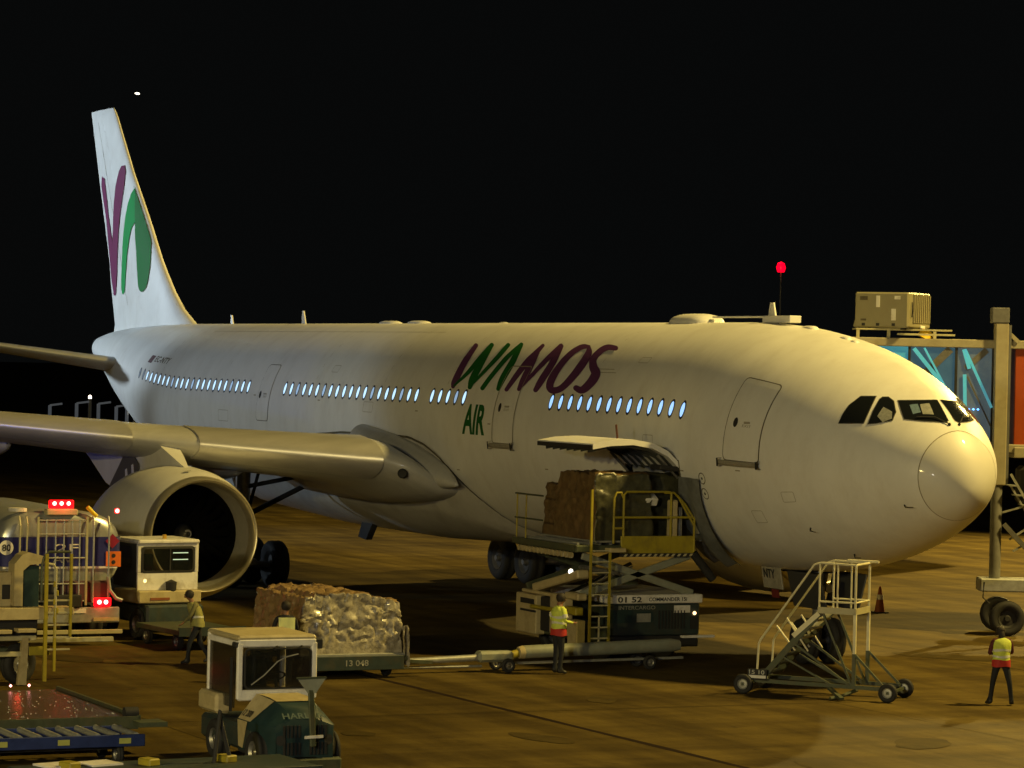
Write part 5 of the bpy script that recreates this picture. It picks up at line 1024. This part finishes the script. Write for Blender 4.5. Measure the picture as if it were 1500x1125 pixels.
o = m.build('deck_sparkle_beads', GALV, dk); o['kind'] = 'stuff'  # tiny scattered beads stand in for sparkles on the dark deck
point('deck_red_marker', (-.9, -20.9, .85), 1.3, (1, .08, .04), .04)
for yy_ in (-21.05, -20.7): 
    o = MB().lathe([(-.03, 0), (0, .03), (.03, 0)], (-2.3, yy_+22.3, .66), (0, 0, 1), 8).build('marker_lamp', REDH, dk)
rd = thing('roller_dolly', (4.95, -22.7, 0), 0, 'blue roller bed dolly with bare steel rollers at lower left edge', 'dolly')
for x in (-.62, .62): MB().box((x, 0, .42), (.06, 4.2, .20), b=.01).build('side_beam', NAVYD, rd)
for k in range(13): MB().tube((-.6, -2.0+.33*k, .50), (.6, -2.0+.33*k, .50), .05, 10).build('roller', CHROME if False else GALV, rd, True)
for k in range(4): MB().box((.655, -1.4+1.05*k, .42), (.012, .2, .09)).build('reflector', mat('yellow_green_reflector', (.40, .42, .12), .4), rd)
for x in (-.45, .45):
    for y in (-1.7, 1.7): wheel('wheel', (x, y, .18), (0, 1, 0), .18, .12, rd, n=16)
MB().box((0, 0, .30), (.9, 3.6, .08)).build('chassis', DARK, rd)
fd = thing('flat_dolly', (9.0, -21.4, 0), .06, 'dark flatbed dolly crossing the bottom left in front of the tractor', 'dolly')
MB().box((0, 0, .40), (1.6, 4.6, .10), b=.02).build('deck', TEAL, fd); MB().box((.80, 0, .34), (.05, 4.6, .26), b=.01).build('side_beam', TEAL, fd)
for y in (-1.5, -.2, 1.1): MB().box((-.2, y, .50), (.3, .22, .12), Matrix.Rotation(.3, 3, 'Z'), .02).build('pallet_stop', YEL, fd)
for y in (-1.6, -.9): MB().box((-.5, y, .47), (.5, .55, .03), Matrix.Rotation(.2, 3, 'Z')).build('tie_plate', WHITEM, fd)
for y in (-1.7, 1.7):
    for x in (-.55, .55): wheel('wheel', (x, y, .18), (0, 1, 0), .18, .12, fd, n=16)
MB().path([(-.1, .85, .42), (-.15, .92, .9), (-.2, .98, 1.25), (-.2, 1.02, 1.0), (-.1, 1.15, .42)], .035, 8).build('drawbar', BLACK, fd, True)
# ------------------------------------------------------------------ second loader at the left edge
yl = thing('yellow_loader', (-6.9, -19.1, 0), 0, 'yellow and cream loader with tall ladder at left in front of the fuel truck', 'cargo loader')
# local: x toward camera, y right
def Y2(px_, z): return (px_-30)/72/.905*1.0, z       # widths measured on the photograph at 72 px per metre
def yb(name, px0_, px1_, z0, z1, mt, x=0, d=.1, par=None, b=.01):
    y0, y1 = (px0_-30)/65.2, (px1_-30)/65.2; return MB().box((x, (y0+y1)/2, (z0+z1)/2), (d, y1-y0, z1-z0), b=b).build(name, mt, par or yl)
m = MB(); poly = [(17, 1.62), (17, 2.48), (27, 2.66), (36, 2.72), (62, 2.62), (62, 2.50), (38, 2.46), (29, 2.34), (29, 1.62)]
m.yz([((a-30)/65.2, z) for a, z in poly], -.35, .1).build('arch_frame', CREAM, yl)
yb('dark_cabinet', 29, 52, 1.55, 2.44, DTEAL, -.2, .5)
yb('side_box', 0, 17, 1.6, 2.3, CREAM, -.3, .4); yb('box_opening', 4, 15, 1.75, 2.05, DARK, -.09, .02)
yb('deck_beam', -60, 60, 1.36, 1.60, CREAM, -.1, .9); yb('deck_step', 60, 95, 1.45, 1.60, CREAM, .1, .5)
yb('lower_beam', -60, 48, .92, 1.02, RAILY, .1, .12); yb('lower_beam', -60, 170, .80, .90, RAILY, -.6, .1); yb('step_plate', 18, 43, 1.10, 1.18, CREAM, .2, .4); yb('step_plate', -40, 10, 1.08, 1.16, CREAM, .2, .4)
yb('machinery', -60, 50, .98, 1.36, DARK, -.3, .8); yb('cross_beam', -60, 30, .60, .70, RAILY, .15, .12)
m = MB(); m.yz([((a-30)/65.2, z) for a, z in [(22, .02), (34, .02), (36, .98), (28, .98)]], .1, .22).build('support_leg', CREAM, yl)
yb('mid_panel', 37, 66, .62, .80, YEL, .2, .04)
for a in (56, 90): MB().beam((.35, (a-30)/65.2, .10 if a < 60 else 1.0), (.35, (a-30)/65.2, 2.7), .07 if a < 60 else .05, .07).build('ladder_rail', YEL, yl)
MB().beam((.35, (69-30)/65.2, .3), (.35, (69-30)/65.2, 1.6), .05).build('ladder_rail', YEL, yl)
for z in (.75, 1.0, 1.25, 1.5, 1.75): MB().beam((.35, .42, z), (.35, .92, z), .035).build('ladder_rung', RAILY, yl)
MB().path([(.35, .30, 1.75), (.35, .30, 2.45), (.35, .34, 2.62), (.35, .44, 2.74), (.35, .90, 2.74)], .028, 8).build('handrail', OLIVE, yl, True)
MB().path([(.35, .42, 2.5), (.35, .55, 2.48), (.35, .60, 2.38), (.35, .60, 1.2), (.35, .60, .98)], .028, 8).build('handrail', RAILY, yl, True)
for k in range(5): yb('rail_grip', 66+4*(k % 2), 69+4*(k % 2), 1.3+.18*k, 1.42+.18*k, YEL, .36, .04)
for y in (-.9, .2): wheel('wheel', (-.2, y-.2, .42), (1, .5, 0), .42, .28, yl, n=20)
yb('chassis', -70, 20, .35, .75, OLIVE, -.6, 1.0)
# ------------------------------------------------------------------ jet bridge behind the nose
jb = thing('jet_bridge', (-13.0, 8.7, 0), atan2(.905, .42), 'glass sided passenger boarding bridge with cream frame behind the aircraft nose', 'jet bridge')
JGL = mat('bridge_glass', (.09, .11, .11), .15, var=.5, scale=.9, emit=(.09, .13, .15), es=.45)
JGB = mat('bridge_glass_blue', (.03, .06, .09), .12, var=.4, scale=1.2, emit=(.06, .13, .17), es=.5)
CYAN = mat('cyan_brace_glow', (.05, .4, .6), .3, emit=(.10, .34, .43), es=.6)
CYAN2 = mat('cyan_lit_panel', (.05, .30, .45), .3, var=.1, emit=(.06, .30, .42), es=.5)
BPOST = mat('bridge_cream', (.32, .29, .20), .5, var=.1, scale=3, dirt=((.2, .15, .08), .4, 2)); BDARK = mat('bridge_grey', (.12, .12, .12), .5, var=.15)
ORW = mat('bridge_orange_wall', (.32, .05, .005), .5, var=.08, scale=2)
MB().box((-2.35, 1.35, 7.55), (8.6, 2.9, .22), b=.02).build('roof_beam', BPOST, jb); MB().box((-2.35, 1.35, 4.85), (8.6, 2.8, .22), b=.02).build('floor_beam', BPOST, jb)
xs_ = [-6.3, -5.2, -4.0, -2.36, -1.14, -.18]
for a, b in zip(xs_, xs_[1:]):
    MB().box(((a+b)/2, 0.0, 6.2), (b-a-.07, .03, 2.5)).build('glass_panel', CYAN2 if (a, b) == (-4.0, -2.36) else (JGB if a == -2.36 else JGL), jb)
    MB().box((b-.0, -.02, 6.2), (.06, .08, 2.5)).build('mullion', DARK, jb); MB().box(((a+b)/2, 2.7, 6.2), (b-a-.07, .03, 2.5)).build('glass_panel', JGL, jb)
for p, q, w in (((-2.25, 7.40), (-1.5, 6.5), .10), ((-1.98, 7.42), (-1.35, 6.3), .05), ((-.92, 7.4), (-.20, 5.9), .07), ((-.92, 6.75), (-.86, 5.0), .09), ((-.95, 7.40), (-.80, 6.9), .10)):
    MB().beam((p[0], -.06, p[1]), (q[0], -.06, q[1]), .03, w).build('glowing_brace', CYAN, jb)  # braces lit by cyan light, the glow put into their material
for p, q, w in (((-.35, 7.4), (-.90, 6.9), .16), ((-1.3, 7.4), (-2.2, 6.5), .20), ((-.85, 6.7), (-.2, 5.4), .04)):
    MB().beam((p[0], -.045, p[1]), (q[0], -.045, q[1]), .02, w).build('truss_member', BDARK, jb)
for k in range(3): MB().lathe([(-.03, 0), (0, .035), (.03, 0)], (-.80+.12*k, -.12, 5.85), (0, 0, 1), 8).build('blue_light_bead', mat('bead_blue', (.1, .3, 1), .3, emit=(.1, .35, 1), es=4), jb)  # blue lights from behind the glass, added as glowing beads on the bridge
col = MB().box((0, -.12, 6.0), (.34, .36, 4.2), b=.02).build('column', BPOST, jb)
MB().box((.20, -.08, 6.0), (.10, .30, 4.1)).build('column_side', BDARK, col); MB().tube((-.03, -.12, 1.5), (-.03, -.12, 3.95), .15, 18).build('lower_column', mat('column_grey', (.17, .17, .16), .45, var=.15), col, True)
MB().box((-.05, -.12, 8.30), (.45, .40, .40), b=.02).build('column_head', BDARK, jb); MB().beam((.2, -.1, 7.85), (.45, -.1, 7.62), .10).build('head_brace', BPOST, jb)
MB().box((2.9, 1.35, 6.2), (5.0, 2.7, 2.6), b=.02).build('tunnel_section', ORW, jb); MB().box((2.9, 1.35, 7.58), (5.1, 2.8, .16)).build('tunnel_roof', BPOST, jb); MB().box((2.9, 1.3, 4.75), (5.0, 2.8, .28), b=.02).build('tunnel_floor', BPOST, jb)
MB().box((2.2, .4, 3.9), (3.2, 1.0, 1.0), b=.1).build('drive_cabinet', DARK, jb)
MB().box((.55, -.1, 1.32), (2.0, .8, .34), b=.03).build('wheel_carriage', GALV, jb)
for x, y in ((.28, -.35), (.28, 1.2), (1.5, -.35)): wheel('wheel', (x, y, .46), (0, 1, 0), .46, .32, jb, DARK, n=28)
for p, q, w, mt in (((.3, 4.2), (1.1, 2.9), .06, GALV), ((.3, 3.9), (1.1, 2.6), .05, GALV), ((.15, 2.9), (1.1, 1.9), .12, BDARK), ((.3, 2.5), (.9, 2.9), .05, GALV), ((.1, 3.2), (.6, 3.35), .05, GALV), ((.4, 2.2), (.9, 2.5), .05, GALV)):
    MB().beam((p[0], -.3, p[1]), (q[0], -.3, q[1]), w).build('stair_truss', mt, jb)
for k in range(5): MB().box((.35+.17*k, -.1, 3.9-.25*k), (.2, .7, .03)).build('service_step', GALV, jb)
MB().box((-4.6, 1.35, 6.2), (.4, 2.6, 2.6)).build('cab_end', BDARK, jb)
MB().path([(-.35, -.5, 1.4), (-.38, -.5, 1.0), (-.2, -.5, .85)], .02, 6).build('cable', BLACK, jb, True)
# roof plant
MB().box((-2.5, .5, 7.88), (2.5, .9, .04)).build('roof_tray', RAILY, jb)
m = MB()
for x in (-3.7, -2.9, -1.7): MB().box((x, .1, 7.76), (.08, .08, .22)).build('tray_leg', RAILY, jb)
MB().box((-1.95, -.1, 7.76), (1.5, .05, .05)).build('tray_rail', RAILY, jb); MB().tube((-1.95, .25, 7.66), (-1.85, .25, 7.86), .22, 14, .15).build('yellow_duct', mat('duct_yellow', (.75, .50, .02), .4), jb, True)
acR = Matrix.Rotation(radians(-30), 3, 'Z')
ac = thing('air_conditioning_unit', jb.matrix_basis @ Vector((-2.72, .62, 7.90)), atan2(.905, .42)+radians(-30)+pi, 'boxy cream air conditioning unit with louvred end on the boarding bridge roof', 'air conditioner')
ACM = mat('unit_cream', (.26, .24, .15), .5, var=.1, scale=3, dirt=((.15, .11, .06), .35, 3))
ac.rotation_euler = (0, 0, atan2(.905, .42)-radians(30))
MB().box((-.02, .0, .48), (1.5, 1.5, .92), b=.04).build('casing', ACM, ac)
MB().box((-.78, 0, .22), (.10, 1.2, .4), Matrix.Rotation(.3, 3, 'Y'), .02).build('intake_hood', ACM, ac)

MB().box((.735, .12, .52), (.02, 1.15, .74)).build('louvre_frame', mat('louvre_back', (.16, .14, .09), .5), ac)
for k in range(9): MB().box((.75, -.40+.13*k, .52), (.03, .05, .72)).build('louvre_slat', ACM, ac)
MB().box((.74, -.64, .45), (.03, .10, .5)).build('handle_strip', DARK, ac) if False else MB().path([(.76, -.60, .3), (.79, -.62, .5), (.76, -.58, .68), (.76, -.52, .5), (.76, -.54, .3)], .012, 6).build('cable_loop', BLACK, ac)
for x, z, w, h, mt in ((-.52, .78, .22, .10, SEAM), (-.12, .70, .10, .30, WHITEM), (.32, .36, .12, .30, WHITEM), (.42, .80, .16, .09, WHITEM), (-.52, .22, .16, .05, SEAM), (-.52, .10, .09, .07, DARK), (-.12, .10, .09, .07, DARK), (.32, .10, .09, .07, DARK)):
    MB().box((x, -.756, z), (w, .012, h)).build('access_label' if mt is not DARK else 'foot_slot', mt, ac)
MB().box((.745, .2, .06), (.02, .3, .07)).build('access_label', WHITEM, ac)
for x, y in ((-.5, -.5), (.5, -.5), (-.5, .5), (.5, .5)): MB().box((x, y, -.0), (.12, .12, .06)).build('foot', DARK, ac)
# ------------------------------------------------------------------ red obstruction light on a thin mast far behind
bm_ = thing('beacon_mast', (-118, 62.8, 0), 0, 'thin mast with a glowing red obstruction light against the night sky', 'mast')
MB().tube((0, 0, 0), (0, 0, 13.0), .10, 8, .05).build('mast_pole', GALV, bm_, True)
for k in range(3): MB().box((0, 0, 3+3.5*k), (.5, .5, .06)).build('mast_bracket', GALV, bm_)
MB().lathe([(0, 0), (-.1, .22), (.18, .30), (.46, .22), (.56, 0)], (0, 0, 12.95), (0, 0, 1), 16).build('red_light', mat('beacon_red', (.6, .02, .05), .3, emit=(1, .0, .012), es=2.5), bm_, True)
MB().lathe([(-.1, 0), (0, .10), (.1, 0)], (.1, -.05, 13.15), (0, 0, 1), 12).build('light_core', mat('beacon_core', (.8, .5, .5), .3, emit=(1, .22, .22), es=4), bm_, True)
point('mast_red_light', (-118, 62.6, 13.7), 30, (1, .03, .1), .2)
# distant apron posts and lamps, left edge, seen over the wing
def far_px(px, z, D):        # ground spots about 250 m away
    pass
FP = [(-186.9, 35.5, 2.4, 'grey'), (-186.5, 37.6, 2.6, 'grey'), (-186.2, 38.6, 3.0, 'w'), (-185.8, 39.2, 2.6, 'grey'), (-185.5, 40.6, 2.4, 'grey'), (-185.2, 41.4, 2.6, 'grey'), (-185.0, 42.0, 1.9, 'w'), (-184.4, 44.3, 1.7, 'w')]
for i, (x, y, h, k) in enumerate(FP):
    lb = ['grey bracket post standing far behind the wing, leftmost of the row', 'second grey bracket post from the left far behind the wing', 'tall lit post far behind the wing with a white lamp', 'grey post just right of the tall lit post behind the wing', 'grey bracket post right of the gap in the distant row', 'slim grey post close to the lit posts in the distant row', 'short white lit post in the distant row near the tail', 'rightmost short white lit post in the distant row under the tail'][i]
    o = thing('distant_post', (x, y, 0), 0, lb, 'post', 'posts on the far apron seen over the wing')
    MB().tube((0, 0, 0), (0, 0, h), .14, 6).build('post_shaft', WHITEM if k == 'w' else mat('post_grey_glow', (.35, .38, .4), .5, emit=(.4, .45, .5), es=.10), o)  # grey posts glow faintly in place of light falling on them
    if k == 'w': MB().lathe([(-.2, 0), (-.1, .13), (.1, .13), (.2, 0)], (0, 0, h+.1), (0, 0, 1), 8).build('lamp_head', WHL, o)
    else: MB().beam((0, 0, h), (.4, .9, h+.15), .16).build('bracket_arm', MATS['post_grey_glow'], o)
o = thing('distant_blue_lamp', (-196, 27.3, 0), 0, 'blue lamp glowing far away at the left edge above the wing', 'lamp')
MB().tube((0, 0, 0), (0, 0, 2.2), .1, 6).build('lamp_post', GALV, o); MB().lathe([(-.35, 0), (-.2, .3), (.2, .3), (.35, 0)], (0, 0, 2.4), (0, 0, 1), 10).build('lamp_head', mat('lamp_deep_blue', (.1, .1, .8), .3, emit=(.05, .08, 1), es=8), o)
sp = CAMP + (f_*4564.8+rt*(201-750)+up*(562.5-137)).normalized()*900
sl_ = MB().lathe([(-.8, 0), (-.3, .3), (.5, .3), (.8, 0)], (0, 0, 0), (.42, .9, -.1), 10).build('night_sky_light', mat('sky_light', (1, .95, .8), .3, emit=(1, .93, .72), es=3), None, True); sl_.location = sp
tag(sl_, 'tiny bright light of a distant aircraft in the black sky above the tail', 'aircraft light')
# ================================================================== people
SKIN = mat('skin', (.26, .13, .07), .55, var=.06); HAIR = mat('hair_dark', (.02, .015, .012), .7, var=.3, scale=30, bump=.4); TROU = mat('trousers_navy', (.010, .012, .018), .8, var=.25, scale=12, bump=.3)
SHOE = mat('shoes_black', (.02, .02, .02), .5); HIVIS = mat('hi_vis_yellow', (.58, .68, .10), .7, var=.12, scale=10, bump=.3, emit=(.4, .5, .05), es=.0); SILV = mat('reflective_silver', (.62, .64, .58), .35, var=.1, scale=10)
REDV = mat('vest_red', (.42, .025, .02), .7, var=.15, scale=10); DSH = mat('shirt_dark', (.014, .014, .018), .8, var=.2, scale=10, bump=.3); WSH = mat('shirt_pale', (.35, .33, .3), .8, var=.2, scale=10, bump=.3); BURG = mat('jacket_burgundy', (.09, .015, .02), .8, var=.2)
def person(loc, rz, label, J={}, H=1.72, shirt=DSH, vest=None, vlow=.92, bands=(1.05, 1.2), hem=None, hair='short', scale=1):
    """figure facing local +x; J overrides joint positions given for a 1.75 m body"""
    root = thing('person', loc, rz, label, 'person'); root.scale = (H/1.75,)*3
    P = dict(pel=(0, 0, .95), spi=(0, 0, 1.10), che=(0, 0, 1.30), nck=(0.0, 0, 1.47), hd1=(.015, 0, 1.56), hd2=(.02, 0, 1.66), hd3=(.01, 0, 1.73), nose=(.125, 0, 1.62))
    for s, y in (('l', 1), ('r', -1)):
        P.update({'hip'+s: (0, .10*y, .90), 'kne'+s: (.01, .11*y, .49), 'ank'+s: (-.02, .11*y, .09), 'hee'+s: (-.06, .11*y, .045), 'toe'+s: (.14, .13*y, .035),
                  'sho'+s: (0, .19*y, 1.41), 'elb'+s: (-.02, .25*y, 1.13), 'wri'+s: (.04, .26*y, .87), 'ear'+s: (.0, .085*y, 1.63)})
    P.update(J)
    rad = dict(pel=(.13, .16), spi=(.115, .14), che=(.12, .165), nck=.055, hd1=.062, hd2=(.098, .08), hd3=.06, nose=.014)
    for s in 'lr': rad.update({'hip'+s: .095, 'kne'+s: .062, 'ank'+s: .045, 'hee'+s: .045, 'toe'+s: .038, 'sho'+s: .062, 'elb'+s: .045, 'wri'+s: .028, 'ear'+s: .016})
    E = [('pel', 'spi'), ('spi', 'che'), ('che', 'nck'), ('nck', 'hd1'), ('hd1', 'hd2'), ('hd2', 'hd3'), ('hd2', 'nose')]
    for s in 'lr': E += [('pel', 'hip'+s), ('hip'+s, 'kne'+s), ('kne'+s, 'ank'+s), ('ank'+s, 'toe'+s), ('ank'+s, 'hee'+s), ('che', 'sho'+s), ('sho'+s, 'elb'+s), ('elb'+s, 'wri'+s), ('hd2', 'ear'+s)]
    V = {k: Vector(v) for k, v in P.items()}
    for s, y in (('l', 1), ('r', -1)):       # hands
        w, e = V['wri'+s], V['elb'+s]; d = (w-e).normalized(); sd = d.cross(Vector((0, 0, 1)) if abs(d.z) < .9 else Vector((1, 0, 0))).normalized(); fr = sd.cross(d).normalized()
        V['plm'+s] = w+d*.05; rad['plm'+s] = .026; E.append(('wri'+s, 'plm'+s))
        for q, (o_, l_) in enumerate(((-.03, .075), (-.01, .088), (.011, .082), (.031, .065))):
            a, b = 'f%d%s' % (q, s), 'g%d%s' % (q, s); V[a] = w+d*(.05+l_*.5)+sd*o_; V[b] = w+d*(.05+l_)+sd*o_*1.05+fr*.025; rad[a] = .0095; rad[b] = .008; E += [('plm'+s, a), (a, b)]
        V['th'+s] = w+d*.05+sd*(-.05); V['tj'+s] = w+d*.085+sd*(-.058)+fr*.012; rad['th'+s] = .011; rad['tj'+s] = .009; E += [('wri'+s, 'th'+s), ('th'+s, 'tj'+s)]
    ks = list(V); me = bpy.data.meshes.new('body'); me.from_pydata([V[k] for k in ks], [(ks.index(a), ks.index(b)) for a, b in E], [])
    o = bpy.data.objects.new('body', me); COL.objects.link(o)
    md = o.modifiers.new('s', 'SKIN'); sb = o.modifiers.new('u', 'SUBSURF'); sb.levels = 2
    if not me.skin_vertices: 
        bpy.context.view_layer.objects.active = o; me.skin_vertices  # created with the modifier
    for i, k in enumerate(ks):
        r = rad[k]; me.skin_vertices[0].data[i].radius = r if isinstance(r, tuple) else (r, r); me.skin_vertices[0].data[i].use_root = (k == 'pel')
    dg = bpy.context.evaluated_depsgraph_get(); m2 = bpy.data.meshes.new_from_object(o.evaluated_get(dg)); bpy.data.objects.remove(o)
    mats_ = [shirt, TROU, SKIN, SHOE]
    for q in mats_: m2.materials.append(q)
    def reg(a, b):
        t = (a+b)
        if 'toe' in t or 'hee' in t: return 3
        if 'kne' in t or a == 'pel' and 'hip' in b: return 1
        if t.startswith('nck') or 'hd' in t or 'ear' in t or 'nose' in t or b[:3] in ('plm', 'th'+b[-1]) or a[:3] == 'plm' or a[0] in 'ft' or b[:2] in ('th', 'tj'): return 2
        return 0
    segs = [(V[a], V[b], reg(a, b)) for a, b in E]
    for p in m2.polygons:
        c = p.center; best = 9; r_ = 0
        for a, b, g_ in segs:
            ab = b-a; t = max(0, min(1, (c-a).dot(ab)/max(1e-9, ab.length_squared))); d = (a+ab*t-c).length
            if d < best: best, r_ = d, g_
        p.material_index = r_; p.use_smooth = True
    ob = bpy.data.objects.new('body', m2); COL.objects.link(ob); ob.parent = root
    # hair cap
    h = V['hd2']; MB().lathe([(.112, 0), (.105, .045), (.08, .085), (.04, .104), (-.02, .104), (-.07, .085)], (h.x-.022, h.y, h.z), (h-V['nose']+Vector((.05, 0, .16))), 16).build('hair', HAIR, root, True, angle=80)
    if hair == 'long': MB().path([(h.x-.07, h.y, h.z-.02), (h.x-.11, h.y, h.z-.12), (h.x-.12, h.y, h.z-.26)], [.07, .075, .04], 10).build('hair_length', HAIR, root, True)
    for y in (-.032, .032):
        nn = (V['nose']-h); nn.z = 0; nn.normalize(); sd = Vector((-nn.y, nn.x, 0)); MB().lathe([(-.012, 0), (0, .012), (.012, 0)], h+nn*.088+sd*y, nn, 8).build('eye', DARK, root, True)
    MB().box(V['hd1']+Vector((.068, 0, .01)), (.01, .045, .008)).build('mouth', mat('lips', (.2, .06, .05), .5), root)
    # vest shell following the spine
    if vest:
        def spine(z):
            L_ = [('pel', .95), ('spi', 1.10), ('che', 1.30), ('nck', 1.47)]
            if z <= .95: return V['pel']+Vector((0, 0, z-.95))
            for (a, za), (b, zb) in zip(L_, L_[1:]):
                if z <= zb: return V[a].lerp(V[b], (z-za)/(zb-za))
            return V['nck']
        def shell(z0, z1, mt, name, k=1.0, nn=7):
            rows = []
            for i in range(nn):
                z = z0+(z1-z0)*i/(nn-1); c = spine(z); w = interp(z, [.80, .95, 1.1, 1.3, 1.40, 1.46], [.205, .20, .19, .215, .205, .10])*k; d_ = interp(z, [.80, .95, 1.1, 1.3, 1.40, 1.46], [.165, .16, .15, .155, .13, .085])*k
                rows.append([Vector((c.x+d_*cos(a)*(1+.05*sin(5*a+z*9)), c.y+w*sin(a), c.z+.01*sin(3*a+z*20))) for a in [2*pi*j/24 for j in range(24)]])
            return MB().grid(rows, True).build(name, mt, root, True, fix=False, angle=80)
        v = shell(vlow, 1.46, vest, 'vest', 1.0, 10)
        for b in bands: o = shell(b-.025, b+.025, SILV, 'reflective_band', 1.03, 3); o.parent = v
        if hem: o = shell(hem[0], hem[1], REDV, 'red_hem', 1.035, 4); o.parent = v
    return root
def cap(root, V, mt): MB().lathe([(.12, 0), (.10, .07), (.05, .105), (.0, .112), (-.01, .13)], V, (0, 0, 1), 16).build('cap', mt, root, True)
A1 = person((-6.40, -7.12, 0), radians(95), 'worker in yellow hi-vis top with red hem standing before the cargo loader', dict(wrir=(.22, -.20, 1.12), elbr=(-.03, -.30, 1.16), wril=(.22, .16, 1.14), elbl=(-.02, .30, 1.17), hd2=(.06, 0, 1.64), hd1=(.03, 0, 1.55), hd3=(.06, 0, 1.72), nose=(.16, -.01, 1.58)), 1.78, HIVIS, HIVIS, .98, (1.12, 1.24), (.84, .99))
for y in (-1, 1): MB().lathe([(-.04, .064), (.04, .062)], (-.012, .255*y+.02*y, 1.27), (-.1, -.25*y, 1), 12).build('sleeve_band', SILV, A1, True)
A2 = person((1.35, -.79, 0), radians(168), 'worker in hi-vis vest over dark red clothes looking down at the right edge', dict(wril=(.28, .06, 1.10), elbl=(.02, .27, 1.12), wrir=(.30, -.02, 1.12), elbr=(.03, -.27, 1.13), hd1=(.05, 0, 1.53), hd2=(.10, 0, 1.60), hd3=(.11, 0, 1.69), nose=(.19, 0, 1.53), earl=(.09, .085, 1.58), earr=(.09, -.085, 1.58), kner=(-.10, -.16, .49), ankr=(-.10, -.22, .09), toer=(.06, -.26, .035), heer=(-.14, -.22, .045), knel=(.06, .16, .49), ankl=(.05, .22, .09), toel=(.2, .26, .035), heel=(.0, .22, .045)), 1.66, BURG, HIVIS, .98, (1.06, 1.20), (.84, .99), 'long')
MB().box((.34, .02, 1.14), (.14, .22, .02), Matrix.Rotation(-.5, 3, 'Y'), .005).build('clipboard', mat('board_dark', (.05, .05, .05), .5), A2)
A3 = person((-10.0, -14.2, 0), radians(-100), 'worker in pale jacket striding past the white cabbed tractor with a slight stoop', dict(che=(.09, 0, 1.28), spi=(.03, 0, 1.10), nck=(.15, 0, 1.43), hd1=(.19, 0, 1.51), hd2=(.23, 0, 1.59), hd3=(.24, 0, 1.68), nose=(.33, 0, 1.53), earl=(.22, .085, 1.57), earr=(.22, -.085, 1.57), shol=(.09, .19, 1.38), shor=(.09, -.19, 1.38), elbl=(.22, .24, 1.12), wril=(.36, .2, .98), elbr=(.0, -.25, 1.12), wrir=(.05, -.26, .86),
    knel=(.20, .11, .52), ankl=(.24, .11, .10), toel=(.40, .13, .06), heel=(.20, .11, .05), kner=(-.08, -.11, .49), ankr=(-.30, -.11, .16), toer=(-.17, -.13, .05), heer=(-.36, -.11, .13)), 1.70, mat('jacket_olive', (.16, .15, .06), .8, var=.2, scale=10), mat('vest_dull_yellow', (.30, .29, .09), .7, var=.25, scale=8), .88, (1.1,))
A4 = person((-6.0, -13.68, 0), radians(170), 'dark haired worker in dark clothes with pale yellow back panel behind the foreground tractor', dict(elbl=(.02, .27, 1.14), wril=(.24, .12, 1.14), elbr=(.02, -.27, 1.14), wrir=(.24, -.12, 1.14)), 1.70, DSH, None)
m = MB(); m.grid([[(-.145-.012*cos(j*2+i), -.18+.072*j, 1.0+.085*i) for j in range(6)] for i in range(6)]); m.build('vest', mat('pale_yellow_vest', (.75, .80, .35), .7, var=.1, scale=8), A4, True, fix=False)
A6 = person((-9.25, -2.75, 2.45), radians(100), 'operator in dark clothes bending at the controls of the raised loader platform', dict(spi=(.06, 0, 1.1), che=(.18, 0, 1.25), nck=(.28, 0, 1.36), hd1=(.33, 0, 1.42), hd2=(.38, 0, 1.49), hd3=(.40, 0, 1.57), nose=(.47, 0, 1.42), earl=(.37, .085, 1.47), earr=(.37, -.085, 1.47), shol=(.19, .19, 1.33), shor=(.19, -.19, 1.33), elbl=(.34, .24, 1.12), wril=(.52, .14, 1.08), elbr=(.34, -.24, 1.12), wrir=(.50, -.14, 1.02)), 1.68, DSH, None)

for o in SC.objects:
    if o.parent is None and o.get('category'):
        c = o['category']
        if c == 'person': o['group'] = 'ground workers around the aircraft'
        elif c == 'cargo pallet': o['group'] = 'wrapped cargo pallets'
        elif c == 'dolly': o['group'] = 'dollies on the apron'
        elif c == 'baggage tractor': o['group'] = 'baggage tractors'
        elif c == 'cargo loader': o['group'] = 'cargo loaders'
